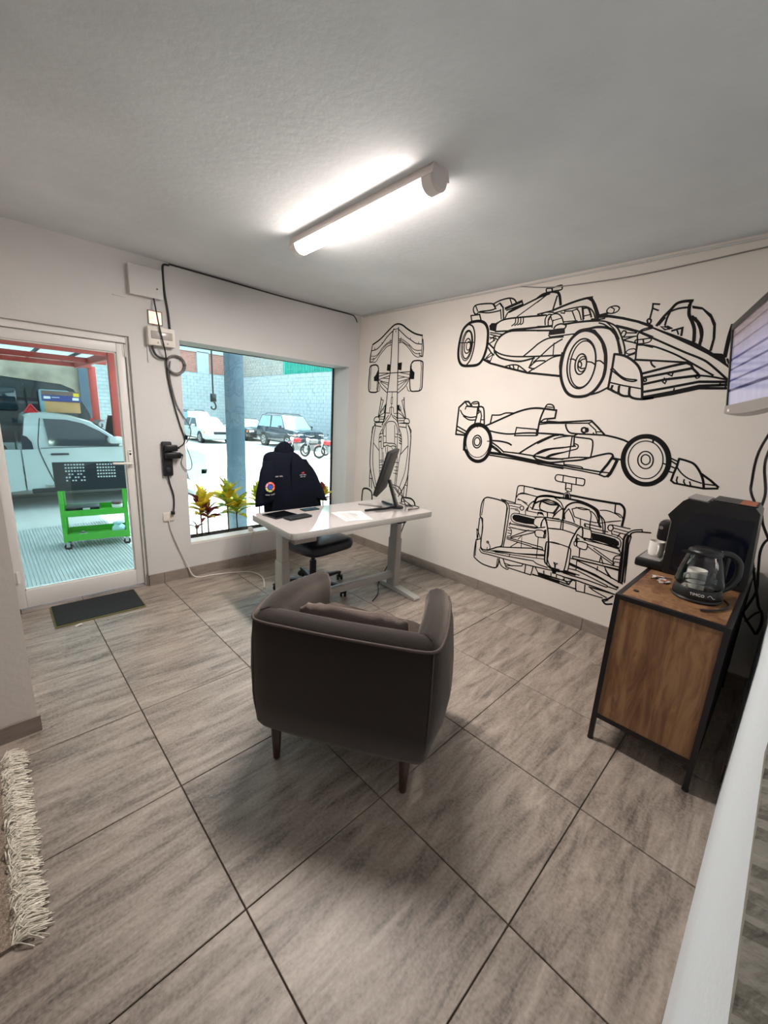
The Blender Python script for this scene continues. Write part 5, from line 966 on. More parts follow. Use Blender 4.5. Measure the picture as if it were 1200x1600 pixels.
# croton plants: every leaf an object of its own
def leaf_mesh(name, mt, L, W):
    b = MB(); n = 7; r_ = []
    for k in range(n + 1):
        u = k / n; w = W * (sin(pi * min(1, .06 + u * .94)) ** .8) * (1 - .25 * u); z = .22 * L * u - .30 * L * u * u
        r_.append([(L * u, -w, z + w * .35), (L * u, 0, z), (L * u, w, z + w * .35)])
    b.rings(r_, closed=False); o = b.build(name, mt, smooth=True); me = o.data; bpy.data.objects.remove(o); return me
LEAF = {'y': leaf_mesh('leaf', M_leafy, .17, .036), 'g': leaf_mesh('leaf', M_leafg, .18, .038), 'r': leaf_mesh('leaf', M_leafr, .16, .034)}
def croton(x, y, h, cols, n, label, spread=1.0, seed=1):
    random.seed(seed)
    t_ = thing('croton_plant', label, 'plant', (x, y, .325), random.uniform(0, 6), 'croton plants in the planter trough')
    MB().tube([(0, 0, -.02), (.008, .004, h * .5), (0, 0, h)], .007, 6).build('stem', M_stem, t_, smooth=True)
    for k in range(n):
        o = bpy.data.objects.new('leaf', LEAF[cols[k % len(cols)]]); COL.objects.link(o); o.parent = t_
        f = k / n; o.location = (0, 0, h * (.62 + .38 * f) + random.uniform(-.01, .01))
        s = random.uniform(.85, 1.25) * spread * 1.12
        o.scale = (s, s, s); o.rotation_euler = (random.uniform(-.4, .4), -R(5 + 65 * f) + random.uniform(-.2, .2), k * 2.4 + random.uniform(-.3, .3))
croton(.43, 3.06, .36, 'yyr', 17, 'yellow and dark red croton plant at the left end of the planter trough', .9, 3)
croton(.50, 3.08, .27, 'rrry', 14, 'dark red croton plant, second from the left in the planter trough', .85, 5)
croton(.70, 3.06, .40, 'ygyg', 22, 'tall yellow green croton plant in front of the steel post', 1.0, 8)
croton(.80, 3.07, .27, 'gggy', 18, 'green croton plant right beside the tall yellow green one', .85, 11)
croton(1.05, 3.06, .36, 'yg', 20, 'yellow croton plant partly hidden behind the navy shirt sleeve', .95, 14)
croton(1.88, 3.03, .33, 'yry', 18, 'yellow and red croton plant at the right end of the planter trough', .74, 17)
croton(.37, 3.03, .12, 'r', 4, 'single low dark red croton sprig in the trough corner', .6, 21)

# boundary walls of blocks with brickwork above
XC, YC, ZW = 15.0, 33.2, 4.18
bw = struct(box('boundary_wall_back', M_mortar, (-8, XC + .3, YC + .02, YC + .3, GZ, ZW)))
br_ = struct(box('boundary_wall_right', M_mortar, (XC + .02, XC + .3, 8, YC + .02, GZ, ZW)))
def blocks(parent, mt, along, fixed, a0, a1, z0, z1, L, hgt, gap, name='block', out=-1):
    b = MB(); row = 0; zz = z0
    while zz < z1 - .02:
        a = a0 - (L / 2 if row % 2 else 0)
        while a < a1:
            c0, c1 = max(a0, a + gap / 2), min(a1, a + L - gap / 2); d = random.uniform(.012, .024) * 1.0
            if c1 - c0 > .03:
                if along == 'x': b.box(c0, c1, fixed - d, fixed + .03, zz + gap / 2, min(z1, zz + hgt - gap / 2))
                else: b.box(fixed - d, fixed + .03, c0, c1, zz + gap / 2, min(z1, zz + hgt - gap / 2))
            a += L
        zz += hgt; row += 1
    return tag(b.build(name, mt, parent), kind='stuff')
blocks(bw, M_block, 'x', YC + .02, 2, XC, GZ, ZW, .5, .24, .02)
blocks(br_, M_block, 'y', XC + .02, 12, YC, GZ, ZW, .5, .24, .02)
up = struct(box('upper_wall_back', M_mortar, (2, XC + .3, YC + .25, YC + .5, ZW, 6.2)))
blocks(up, M_brick, 'x', YC + .25, 2, 11.6, ZW + .05, 5.75, .34, .14, .03, 'brick'); blocks(up, M_brick, 'x', YC + .25, 12.6, XC, ZW + .05, 5.75, .34, .14, .03, 'brick')
box('concrete_column', M_block, (11.65, 12.55, YC + .15, YC + .3, ZW, 5.8), up); box('concrete_band', M_block, (2, XC, YC + .15, YC + .3, 5.75, 5.95), up)
ur = struct(box('upper_wall_right', M_mortar, (XC + .25, XC + .5, 26.6, YC + .3, ZW, 6.2)))
blocks(ur, M_greyblock, 'y', XC + .25, 26.6, YC, ZW + .05, 6.2, .44, .2, .03)
tl = struct(box('upper_sheet_wall', M_teal, (XC + .25, XC + .4, 9, 26.6, ZW, 6.6)))
b = MB()
for k in range(87): b.box(XC + .21, XC + .26, 9.05 + k * .2, 9.05 + k * .2 + .06, ZW, 6.6)
tag(b.build('sheet_rib', M_teal, tl), kind='stuff')
pb = thing('pipe_column', 'blue painted pillar against the white block wall', 'pillar', (8.25, YC - .12, GZ)); box('shaft', M_bluesteel, (-.3, .3, -.1, .1, 0, 4.6), pb); box('band', M_white, (-.31, .31, -.11, -.1, 2.35, 2.45), pb)

# stained concrete wall and blue pillar behind the canopy
cwall = struct(box('workshop_wall', M_conc, (-12, 1.75, 18.0, 18.3, GZ, 3.3)))
struct(box('workshop_pillar', M_bluesteel, (1.72, 2.0, 17.85, 18.1, GZ, 3.2)))

# red steel canopy over the parked vehicles
cn = thing('steel_canopy', 'red steel canopy with pale roof sheets over the parked pickup', 'canopy', (1.42, 11.0, GZ))
zc = 2.70 - GZ
def cb(name, b_, mt=M_red): return box(name, mt, b_, cn, ch=.01)
cb('post', (-.11, .11, -.08, .08, 0, zc + .03)); cb('post', (.30, .50, 4.97, 5.13, 0, zc))
for yy in (0, 2.8, 5.0): cb('beam', (-9.5, .1 if yy < 1 else .4, yy - .05, yy + .05, zc - .07, zc + .07))
cb('side_beam', (-.06, .06, 0, 5.05, zc - .10, zc + .08)); cb('beam', (-9.5, 0, -6.4, -6.28, zc - .0, zc + .12))
for k in range(9): box('rafter', M_blackm, (-.35 - k * .85, -.29 - k * .85, -6.6, 5.4, zc + .10, zc + .16), cn)
for k in range(11): box('roof_sheet', M_roofsheet, (.25 - k * .85 - .84, .25 - k * .85, -6.8, 5.5, zc + .16, zc + .18), cn)

# ------------------------------------------------------------------ vehicles
def wheel(parent, c, r, w, rim=M_rim, spokes=5):
    b = MB(); c = Vector(c)
    pr = [(r * .62, -w / 2), (r * .9, -w / 2), (r, -w * .36), (r, w * .36), (r * .9, w / 2), (r * .62, w / 2)]
    b.rings([[c + Vector((q * cos(a), y, q * sin(a))) for a in [2 * pi * k / 24 for k in range(24)]] for q, y in pr]); o = b.build('wheel', M_rubber, parent, autos=40)
    b = MB(); s = -1 if c.y < 0 else 1
    b.cyl(c + Vector((0, s * w * .36, 0)), c + Vector((0, s * w * .50, 0)), r * .20, 16)
    for k in range(spokes):
        a = 2 * pi * k / spokes; d = Vector((cos(a), 0, sin(a))); p = Vector((-sin(a), 0, cos(a)))
        b.rings([[c + d * q + p * (u * ww) + Vector((0, s * y, 0)) for u, y in ((-1, w * .38), (1, w * .38), (1, w * .52), (-1, w * .52))] for q, ww in ((r * .15, r * .12), (r * .64, r * .09))])
    b.rings([[c + Vector((q * cos(a), s * y, q * sin(a))) for a in [2 * pi * k / 24 for k in range(24)]] for q, y in ((r * .60, w * .40), (r * .66, w * .53), (r * .58, w * .53), (r * .56, w * .40))])
    b.build('rim', rim, o, autos=40)
    return o
def lerp(a, b_, t): return tuple(x + (y - x) * t for x, y in zip(a, b_))
def panel(b, A, B, C, D, m=.06, out=.006):
    """thin pane on the quad A B C D, inset"""
    A, B, C, D = map(Vector, (A, B, C, D)); c = (A + B + C + D) / 4
    q = [c + (p - c) * (1 - m) for p in (A, B, C, D)]; n = (B - A).cross(D - A).normalized()
    if n.dot(c - Vector((c.x * .3, 0, c.z - .4 if False else .6))) < 0: n = -n
    b.rings([[p - n * .02 for p in q], [p + n * out for p in q]])
def car(name, label, cat, loc, rz, L, W, Hh, belt, hoodz, deckz, cab, paint, wheels, wr=.31, ride=.2, glass=M_carglass, group=None, rails=False, grille=M_blackm, bumper=None, hood_open=False):
    """cab=(rear bottom, rear top, front top, front bottom) along x; x forward, z up from the ground"""
    t_ = thing(name, label, cat, loc, rz, group)
    hL, hW = L / 2, W / 2
    xs = [-hL, -hL + .05, -hL + .25, cab[0], (cab[0] + cab[3]) / 2, cab[3], hL - .45, hL - .12, hL]
    tops = [deckz - .22, deckz - .06, deckz, deckz + .02 if deckz < belt else belt, belt, belt - .0, hoodz, hoodz - .07, hoodz - .26]
    ws = [.86, .94, .98, 1, 1, 1, .98, .93, .84]; rd = [ride + .14, ride + .06, ride, ride, ride, ride, ride, ride + .04, ride + .12]
    rings = []
    for x, z, w, r_ in zip(xs, tops, ws, rd):
        half = [(0, r_), (.82, r_), (.97, r_ + .10), (1.0, r_ + .3 * (z - r_) + .05), (1.0, r_ + .62 * (z - r_)), (.965, z - .05), (.88, z - .005), (0, z + .015)]
        full = [(x, hW * w * u, zz) for u, zz in half] + [(x, -hW * w * u, zz) for u, zz in reversed(half[1:-1])]
        rings.append(full)
    MB().rings(rings).build('body', paint, t_, autos=38)
    # cabin
    b0, b1 = hW * .95, hW * .74
    zb = belt - .03
    low = [(cab[0], -b0, min(zb, deckz)), (cab[3], -b0, zb), (cab[3], b0, zb), (cab[0], b0, min(zb, deckz))]
    high = [(cab[1], -b1, Hh - .05), (cab[2], -b1, Hh - .05), (cab[2], b1, Hh - .05), (cab[1], b1, Hh - .05)]
    cr = [(cab[1] + .12, -b1 * .85, Hh), (cab[2] - .12, -b1 * .85, Hh), (cab[2] - .12, b1 * .85, Hh), (cab[1] + .12, b1 * .85, Hh)]
    MB().rings([low, high, cr]).build('cabin', paint, t_, autos=30)
    def pane(A, B, C, D, mt=glass, m=.07): 
        b = MB(); panel(b, A, B, C, D, m); return b.build('window', mt, t_)
    pane(low[1], low[2], high[2], high[1]); pane(low[0], low[3], high[3], high[0])
    for lo0, lo1, hi1, hi0 in ((low[0], low[1], high[1], high[0]), (low[3], low[2], high[2], high[3])):
        for f0, f1 in ((0.0, .5), (.5, 1.0)): pane(lerp(lo0, lo1, f0), lerp(lo0, lo1, f1), lerp(hi0, hi1, f1), lerp(hi0, hi1, f0), m=.12)
    for x in wheels:
        for s in (-1, 1):
            wheel(t_, (x, s * (hW - .10), wr), wr, .21)
            MB().cyl((x, s * (hW - .18), wr + .02), (x, s * (hW + .004), wr + .02), wr * 1.16, 24).build('wheel_arch', M_blackm, t_, autos=40)
    bp = bumper or paint
    b = MB(); b.rings([[(hL - .10 - .12 * abs(u) ** 2, u * hW * .93, z) for z in (ride + .06,)] + [(hL + .04 - .16 * u * u, u * hW * .93, ride + .08), (hL + .05 - .16 * u * u, u * hW * .93, ride + .26), (hL - .12 - .12 * u * u, u * hW * .93, ride + .28)] for u in [k / 6 - 1 for k in range(13)]]); b.build('front_bumper', bp, t_, autos=40)
    b = MB(); b.rings([[(-hL + .1 + .1 * u * u, u * hW * .93, ride + .1), (-hL - .04 + .12 * u * u, u * hW * .93, ride + .12), (-hL - .04 + .12 * u * u, u * hW * .93, ride + .3), (-hL + .1 + .1 * u * u, u * hW * .93, ride + .32)] for u in [k / 6 - 1 for k in range(13)]]); b.build('rear_bumper', bp, t_, autos=40)
    zg = (ride + .30 + hoodz - .12) / 2
    box('grille', grille, (hL - .06, hL + .012, -hW * .42, hW * .42, zg - .07, zg + .08), t_, ch=.02)
    for s in (-1, 1):
        b = MB(); y0_, y1_ = sorted((s * hW * .50, s * hW * .86)); b.box(hL - .20, hL - .015, y0_, y1_, zg - .05, zg + .10, ch=.04); b.build('headlight', M_head, t_, autos=40)
        b = MB(); b.box(hL - .34, hL - .16, *sorted((s * hW * .86, s * hW * .955)), zg - .04, zg + .09, ch=.02); b.build('turn_signal', M_amber, t_, autos=40)
        b = MB(); b.box(cab[3] - .38, cab[3] - .22, *sorted((s * hW * 1.0, s * (hW + .17))), belt, belt + .14, ch=.04); b.build('mirror', paint, t_, autos=40)
        b = MB(); b.box((cab[0] + cab[3]) / 2 + .1, (cab[0] + cab[3]) / 2 + .28, *sorted((s * hW * .99, s * (hW + .02))), belt - .16, belt - .12); b.build('door_handle', M_blackm, t_)
        if rails:
            MB().tube([(cab[1] + .15, s * b1 * .8, Hh - .01), (cab[1] + .3, s * b1 * .8, Hh + .05), (cab[2] - .3, s * b1 * .8, Hh + .05), (cab[2] - .12, s * b1 * .8, Hh - .01)], .018, 6).build('roof_rail', M_blackm, t_)
    if hood_open:
        b = MB(); b.rings([[(cab[3] + .02, u * hW * .82, belt), (cab[3] + .05, u * hW * .82, belt - .03), (cab[3] + .75, u * hW * .78, belt + .72), (cab[3] + .72, u * hW * .78, belt + .75)] for u in (-1, 1)]); b.build('raised_hood', paint, t_)
    return t_
car('sedan', 'white sedan facing the window, parked left of the steel post', 'car', (8.79, 24.85, GZ), R(-90), 4.5, 1.76, 1.45, .90, .82, .96, (-1.75, -1.0, .35, 1.05), M_carwhite, (-1.3, 1.42), .31)
car('estate_car', 'dark estate car with roof rails behind the white sedan', 'car', (10.1, 29.9, GZ), R(-90), 4.5, 1.8, 1.75, 1.02, .98, 1.05, (-2.05, -1.85, .3, .95), M_cardark, (-1.3, 1.4), .34, .24, glass=M_carglassl, rails=True)
car('off_road_car', 'dark off-road car with amber lights, parked right of the steel post', 'car', (11.85, 20.2, GZ), R(-90), 4.55, 1.9, 1.84, 1.12, 1.06, 1.12, (-2.15, -1.9, .40, 1.0), M_cardark, (-1.30, 1.36), .37, .30, glass=M_carglassl, rails=True)
car('hatchback', 'dark hatchback between the steel post and the off-road car', 'car', (12.2, 26.3, GZ), R(-92), 4.2, 1.74, 1.45, .92, .86, .95, (-1.9, -1.6, .3, 1.1), M_carblack, (-1.25, 1.3), .31, glass=M_carglassl)
car('sedan', 'pale sedan half hidden by the wall pier, left of the white sedan', 'car', (6.35, 26.6, GZ), R(-90), 4.4, 1.72, 1.44, .90, .82, .96, (-1.75, -1.0, .35, 1.05), M_carpearl, (-1.3, 1.4), .31)
car('sedan', 'black car with its hood raised, behind the white pickup', 'car', (2.08, 13.75, GZ), R(-90), 4.4, 1.76, 1.46, .94, .88, .98, (-1.8, -1.1, .35, 1.05), M_carblack, (-1.3, 1.4), .32, hood_open=True)

# big black van behind the pickup
vn = thing('van', 'large black van standing behind the white pickup', 'van', (-2.0, 12.0, GZ))
b = MB()
rings = []
for y, s in ((-.92, .0), (-.95, .0), (.95, .0), (.92, .0)):
    rings.append([(-2.6, y, .35), (2.72, y, .35), (2.90, y, .8), (2.92, y, 1.30), (2.86, y * .95, 1.72), (2.62, y * .86, 2.24), (2.40, y * .80, 2.34), (1.2, y * .78, 2.44), (-1.8, y * .78, 2.44), (-2.6, y * .86, 2.2)])
b.rings(rings); b.build('body', M_carblack, vn, autos=35)
box('window', M_carglassl, (1.96, 2.52, -.965, -.88, 1.72, 2.20), vn, ch=.05); box('window', M_carglass, (-.2, 1.6, -.965, -.88, 1.72, 2.20), vn, ch=.05); box('window', M_carglassl, (1.96, 2.52, .88, .965, 1.72, 2.20), vn, ch=.05)
box('door_seam', M_blackm, (1.74, 1.76, -.955, -.94, .5, 2.2), vn)
for x in (-1.6, 1.9):
    for s in (-1, 1): wheel(vn, (x, s * .84, .36), .36, .24)
for s in (-1, 1): box('tail_light', M_redlight, (2.86, 2.93, *sorted((s * .72, s * .9)), 1.2, 1.6), vn)

# white single cab pickup, side on
M_cartruck = mat('car_truck_white', '#a3abab', .25, coat=.5)
pk_ = thing('pickup_truck', 'white single cab pickup truck parked side-on outside the glass door', 'pickup truck', (0, 8.7, GZ))
def side_prism(poly, y0_, y1_, name, mt, a=38):
    return MB().prism(poly, lambda u, v, d: (u, d, v), y0_, y1_).build(name, mt, pk_, autos=a)
W_ = 1.72
# lower body with wheel arches
def arc(cx, r, n=8): return [(cx + r * cos(pi - pi * k / n), .40 + r * sin(pi - pi * k / n)) for k in range(n + 1)]
low = [(-.44, .33)] + [(1.34, .33)] + arc(1.80, .44) + [(2.30, .34), (2.60, .40), (2.66, .60), (2.62, .90), (2.45, 1.02), (1.45, 1.13), (.98, 1.14), (-.56, 1.09), (-.56, .36)]
side_prism(low, .0, W_, 'front_body', M_cartruck)
bed = [(-2.5, .40)] + [(-1.70, .36)] + arc(-1.25, .43) + [(-.80, .34), (-.58, .36), (-.58, 1.09), (-2.5, 1.09)]
side_prism(bed, .02, .10, 'bed_side', M_cartruck); side_prism(bed, W_ - .10, W_ - .02, 'bed_side', M_cartruck)
box('bed_floor', M_blackm, (-2.5, -.58, .1, W_ - .1, .55, .60), pk_); box('tailgate', M_cartruck, (-2.54, -2.48, .04, W_ - .04, .5, 1.09), pk_)
def cabring(y, s): return [(x, y, z) for x, z in ((-.56, 1.06), (1.12, 1.12), (.52 - .0, 1.60), (.22, 1.70), (-.10, 1.735), (-.38, 1.72), (-.46, 1.66))]
cab = MB().rings([[(p[0], .06, p[2]) if p[2] < 1.2 else (p[0], .17, p[2] - .02) for p in cabring(0, 0)], [(p[0], .08, p[2]) if p[2] < 1.2 else (p[0], .24, p[2] + .01) for p in cabring(0, 0)], [(p[0], W_ - .08, p[2]) if p[2] < 1.2 else (p[0], W_ - .24, p[2] + .01) for p in cabring(0, 0)], [(p[0], W_ - .06, p[2]) if p[2] < 1.2 else (p[0], W_ - .17, p[2] - .02) for p in cabring(0, 0)]])
cab.build('cab', M_cartruck, pk_, autos=35)
def sidewin(side):
    pts = [(-.17, 1.15), (.93, 1.14), (.95, 1.20), (.62, 1.44), (.38, 1.57), (.14, 1.63), (-.20, 1.64)]
    yb, yt = (.052, .150) if side < 0 else (W_ - .052, W_ - .150)
    def fy(v): return yb + (yt - yb) * max(0, (v - 1.06) / .66)
    o = .0 ; s = side
    MB().prism(pts, lambda u, v, d: (u, fy(v) + s * d, v), -.03, .012).build('window', M_carglass, pk_)
sidewin(-1); sidewin(1)
b = MB(); panel(b, (1.10, .16, 1.15), (1.10, W_ - .16, 1.15), (.56, W_ - .26, 1.60), (.56, .26, 1.60), .04, .008); b.build('window', M_carglass, pk_)
b = MB(); b.box(-.575, -.555, .3, W_ - .3, 1.2, 1.6); b.build('window', M_carglass, pk_)
side_prism([(-.56, 1.08), (-.40, 1.08), (-.41, 1.22), (-.47, 1.32), (-.54, 1.35)], .03, .058, 'quarter_trim', M_carglass)
MB().tube([(-.26, .035, 1.70 - .05), (-.30, .012, 1.4), (-.33, -.004, 1.14), (-.27, -.006, .85), (-.17, -.004, .50)], .008, 6, smooth=3).build('door_seam', M_blackm, pk_)
MB().tube([(-.30, -.004, 1.115), (.4, -.006, 1.135), (1.02, -.004, 1.14)], .006, 6).build('door_seam', M_blackm, pk_)
MB().box(-.17, .10, -.03, .0, .985, 1.02, ch=.012).build('door_handle', M_blackm, pk_, autos=40)
MB().box(.72, .98, -.20, .03, 1.20, 1.34, ch=.06).build('mirror', M_cartruck, pk_, autos=40)
box('side_step', M_blackm, (-.5, 1.3, -.05, .1, .30, .38), pk_, ch=.015)
MB().box(-.30, -.06, -.04, .0, .40, .46, ch=.015).build('trim_badge', M_chrome, pk_)
MB().box(2.40, 2.635, .02, .34, .78, .93, ch=.04).build('headlight', M_head, pk_, autos=40); MB().box(2.40, 2.635, W_ - .34, W_ - .02, .78, .93, ch=.04).build('headlight', M_head, pk_, autos=40)
box('grille', M_blackm, (2.60, 2.66, .4, W_ - .4, .74, .92), pk_, ch=.02); box('front_bumper', M_cartruck, (2.45, 2.72, .0, W_, .42, .66), pk_, ch=.07)
MB().box(2.52, 2.735, .10, .26, .46, .58, ch=.02).build('fog_lamp', M_blackm, pk_, autos=40)
for x in (-1.25, 1.80):
    for yy in (.12, W_ - .12):
        w = wheel(pk_, (0, -.001 if yy < .5 else .001, .36), .36, .23); w.location = (x, yy, 0)
        for c in w.children: pass
# clutter in the pickup bed
rl = thing('motor_part', 'dark engine part lying in the bed of the white pickup', 'engine part', (-1.0, 9.2, GZ + .601))
b = MB(); b.box(-.25, .25, -.2, .2, 0, .3, ch=.03); b.cyl((-.1, 0, .28), (-.1, 0, .62), .10, 14); b.cyl((.12, .0, .28), (.12, .0, .55), .08, 14); b.build('block', M_blackm, rl, autos=40)
MB().tube([(-.28, -.1, .1), (-.3, -.12, .5), (-.05, -.1, .66), (.22, -.1, .5), (.28, -.12, .1)], .03, 8, smooth=4).build('hose', M_rubber, rl, smooth=True)
# boxes and warning triangle on the cab roof
zr = GZ + 1.748
for nm, lab, dz, mt_, sx, sy, sz, rz in (('cardboard_box', 'brown cardboard box on the roof of the white pickup', 0, M_cardboard, .27, .20, .21, -6), ('printed_carton', 'blue printed carton with a yellow sticker on top of the brown box', .2105, M_boxblue, .29, .22, .19, -9)):
    t_ = thing(nm, lab, 'box', (.17, 9.36, zr + dz), R(rz))
    if nm == 'cardboard_box':
        box('body', mt_, (-sx, sx, -sy, sy, 0, sz), t_, ch=.006); box('tape', mat('tape', '#cda878', .4), (-sx - .001, sx + .001, -.03, .03, -.0, sz + .001), t_)
    else:
        box('body', mat('carton_brown', '#6e564e', .7), (-sx, sx, -sy, sy, .0, sz), t_, ch=.006)
        box('blue_band', mt_, (-sx - .002, sx + .002, -sy - .002, sy + .002, .0, .11), t_)
        box('white_label', M_white, (-sx + .03, -sx + .13, -sy - .004, -sy - .002, .04, .085), t_); box('white_label', M_white, (sx - .12, sx - .02, -sy - .004, -sy - .002, .03, .08), t_)
        box('yellow_sticker', M_yellow, (sx - .10, sx - .01, -sy - .004, -sy - .001, .10, .165), t_)
        b = MB()
        for k in range(7): b.box(-sx + .15 + k * .017, -sx + .162 + k * .017, -sy - .004, -sy - .002, .062, .078)
        tag(b.build('printed_lettering', M_white, t_), kind='stuff')
wt = thing('warning_triangle', 'red warning triangle standing on the rear of the pickup roof', 'triangle', (-.33, 9.15, zr - .024))
b = MB()
for (a, c) in (((-.10, 0), (.10, 0)), ((.10, 0), (0, .15)), ((0, .15), (-.10, 0))):
    b.tube([(a[0], 0, a[1] + .012), (c[0], 0, c[1] + .012)], .014, 6)
b.build('frame', M_redlight, wt)
MB().prism([(-.07, .02), (.07, .02), (0, .125)], lambda u, v, d: (u, d, v), .0, .006).build('reflector', M_redlight, wt); box('foot', M_blackm, (-.11, .11, -.04, .04, 0, .006), wt)

# motorcycles in front of the off-road car
def motorcycle(x, y, rz, paint, label):
    t_ = thing('motorcycle', label, 'motorcycle', (x, y, GZ), rz, 'motorcycles parked in the yard')
    for wx in (-.62, .62):
        b = MB(); c = Vector((wx, 0, .30))
        b.rings([[c + Vector(((.255 + .045 * cos(p)) * cos(a), .04 * sin(p), (.255 + .045 * cos(p)) * sin(a))) for p in [2 * pi * k / 8 for k in range(8)]] for a in [2 * pi * k / 24 for k in range(25)]], cap=False)
        wv = b.build('wheel', M_rubber, t_, smooth=True)
        b = MB()
        for k in range(10): b.tube([c, c + Vector((.22 * cos(k * pi / 5), 0, .22 * sin(k * pi / 5)))], .006, 5)
        b.cyl(c + Vector((0, -.06, 0)), c + Vector((0, .06, 0)), .04, 10); b.build('spoke', M_chrome, wv)
    b = MB(); b.tube([(.62, .05, .3), (.42, .05, .86)], .02, 8); b.tube([(.62, -.05, .3), (.42, -.05, .86)], .02, 8); b.tube([(.36, -.34, .98), (.42, -.2, .95), (.42, .2, .95), (.36, .34, .98)], .014, 8); b.build('fork', M_chrome, t_)
    MB().box(-.18, .24, -.14, .14, .24, .56, ch=.05).build('engine', M_grey, t_, autos=40)
    b = MB(); cushion(b, -.08, .38, -.14, .14, .62, .80); b.build('fuel_tank', paint, t_, smooth=True)
    b = MB(); cushion(b, -.68, -.06, -.12, .12, .66, .76); b.build('seat', M_black, t_, smooth=True)
    b = MB(); b.tube([(-.62, .08, .3), (-.1, .08, .42)], .02, 8); b.tube([(-.62, -.08, .3), (-.1, -.08, .42)], .02, 8); b.tube([(-.5, .1, .66), (-.58, .1, .34)], .018, 8); b.tube([(-.5, -.1, .66), (-.58, -.1, .34)], .018, 8); b.build('swing_arm', M_blackm, t_)
    MB().tube([(.1, -.16, .28), (-.2, -.18, .22), (-.75, -.2, .34)], .035, 8).build('exhaust', M_chrome, t_, smooth=True)
    MB().lathe([(0, -.06), (.07, -.05), (.085, 0), (0, .015)], n=14).build('headlamp', M_head, t_, loc=(.52, 0, .80), rot=(0, R(90), 0))
    b = MB(); b.rings([[(.62 + .34 * cos(a), s, .30 + .34 * sin(a)) for s in (-.05, .05)] for a in [R(40 + 12 * k) for k in range(9)]], closed=False); b.build('front_fender', paint, t_)
    for s in (-1, 1): MB().box(.34, .38, s * .30 - .05, s * .30 + .05, 1.05, 1.12, ch=.015).build('mirror', M_black, t_)
    return t_
motorcycle(9.85, 16.1, R(200), M_redlight, 'motorcycle nearest the off-road car bumper')
motorcycle(10.3, 15.3, R(185), M_grey, 'grey motorcycle with chrome wheels, middle of the three')
motorcycle(10.5, 14.3, R(170), M_redlight, 'red motorcycle at the right edge of the window')

# green tool cart
ct = thing('tool_cart', 'bright green tool cart with a black perforated back panel outside the door', 'tool cart', (-.0, 5.9, GZ), R(-10))
hx_, hy_ = .36, .20
for sx in (-1, 1):
    for sy in (-1, 1):
        b = MB(); b.box(sx * hx_ - .022, sx * hx_ + .022, sy * hy_ - .018, sy * hy_ + .018, .11, .84 if sy < 0 else .84); b.build('post', M_green, ct)
        b = MB(); b.cyl((sx * (hx_ - .02), sy * hy_ - .014, .045), (sx * (hx_ - .02), sy * hy_ + .014, .045), .045, 18); b.build('caster', M_rubber, ct, autos=40)
        b = MB(); b.box(sx * (hx_ - .02) - .02, sx * (hx_ - .02) + .02, sy * hy_ - .024, sy * hy_ - .018, .04, .112); b.box(sx * (hx_ - .02) - .02, sx * (hx_ - .02) + .02, sy * hy_ + .018, sy * hy_ + .024, .04, .112); b.build('caster_fork', M_chrome, ct)
for zz, hh_ in ((.13, .085), (.47, .075)):
    box('tray_floor', M_green, (-hx_, hx_, -hy_, hy_, zz, zz + .006), ct)
    box('tray_lip', M_green, (-hx_, hx_, -hy_ - .02, -hy_ - .014, zz - .01, zz + hh_), ct); box('tray_lip', M_green, (-hx_, hx_, hy_ + .014, hy_ + .02, zz - .01, zz + hh_), ct)
    for s in (-1, 1): box('tray_lip', M_green, (s * hx_ - .004, s * hx_ + .004, -hy_, hy_, zz, zz + hh_), ct)
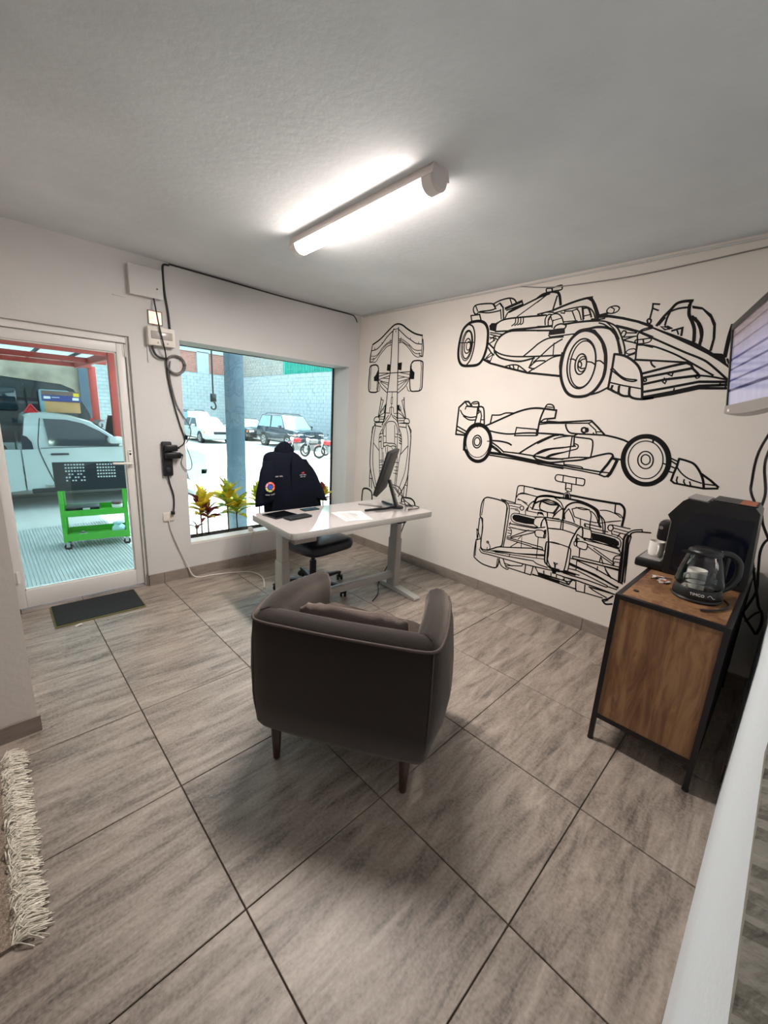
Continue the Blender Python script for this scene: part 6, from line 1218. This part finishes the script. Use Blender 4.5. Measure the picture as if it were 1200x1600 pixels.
# perforated panel: a grid with real holes
holes = {}
for k in range(7):
    for r_ in range(6):
        if r_ < 3 or (k + r_) % 3: holes[(3 + k, r_)] = 1
    for r_ in range(5): holes[(14 + k, r_)] = 1
b = MB(); px0, px1, pz0, pz1 = -.40, .40, .82, 1.20; hs = .019
gx = [px0]; 
for k in range(24):
    c_ = px0 + .025 + (k + .5) * (.75 / 24); gx += [c_ - hs / 2, c_ + hs / 2]
gx.append(px1); gz = [pz1]
for r_ in range(6):
    c_ = pz1 - .035 - r_ * .042; gz += [c_ + hs / 2, c_ - hs / 2]
gz.append(pz0)
for i in range(len(gx) - 1):
    for j in range(len(gz) - 1):
        if i % 2 == 1 and j % 2 == 1 and holes.get(((i - 1) // 2, (j - 1) // 2)): continue
        b.add([(gx[i], -hy_ - .022, gz[j]), (gx[i + 1], -hy_ - .022, gz[j]), (gx[i + 1], -hy_ - .022, gz[j + 1]), (gx[i], -hy_ - .022, gz[j + 1])], [(0, 1, 2, 3)])
        b.add([(gx[i], -hy_ - .018, gz[j]), (gx[i + 1], -hy_ - .018, gz[j]), (gx[i + 1], -hy_ - .018, gz[j + 1]), (gx[i], -hy_ - .018, gz[j + 1])], [(3, 2, 1, 0)])
b.build('pegboard', M_darkpanel, ct)
def oncart(name, label, cat, x, y, z): 
    v = Matrix.Rotation(R(-10), 3, 'Z') @ Vector((x, y, 0)); return thing(name, label, cat, (v.x, 5.9 + v.y, GZ + z), R(-10))
t_ = oncart('tool_case', 'black tool case on the upper tray of the green cart', 'case', -.14, 0, .4765); box('body', M_black, (-.19, .19, -.12, .12, 0, .085), t_, ch=.01); box('latch', M_white, (.0, .08, -.123, -.118, .05, .075), t_)
t_ = oncart('paint_can', 'brown tin with a white label on the upper cart tray', 'tin', .26, -.06, .4765); MB().lathe([(0, 0), (.065, 0), (.065, .13), (.06, .135), (0, .135)], n=20).build('body', mat('brown_tin', '#5a3a34', .4), t_, autos=40); MB().lathe([(.0655, .05), (.0665, .05), (.0665, .1), (.0655, .1)], n=20, cap=False).build('label', M_white, t_)
t_ = oncart('bearing', 'small metal part with bolts on the lower tray of the green cart', 'metal part', -.17, -.07, .1365); b = MB(); b.cyl((-.04, 0, .03), (.05, 0, .03), .03, 14); b.cyl((-.07, 0, .03), (-.04, 0, .03), .016, 10); b.cyl((.05, .0, .03), (.09, 0, .03), .012, 10); b.build('body', M_chrome, t_, autos=40); MB().cyl((.0, 0, .06), (.0, 0, .075), .02, 8).build('nut', M_grey, t_)
t_ = oncart('plastic_bag', 'crumpled clear plastic bag on the lower tray of the green cart', 'bag', .25, -.02, .1365)
b = MB(); random.seed(5); b.rings([[(r_ * cos(a) * random.uniform(.75, 1.2), r_ * sin(a) * random.uniform(.75, 1.2), z) for a in [2 * pi * k / 14 for k in range(14)]] for r_, z in ((.07, 0), (.085, .04), (.075, .09), (.05, .12), (.06, .15))]); b.build('film', mat('bag_film', '#a9cfd4', .3), t_, autos=60)
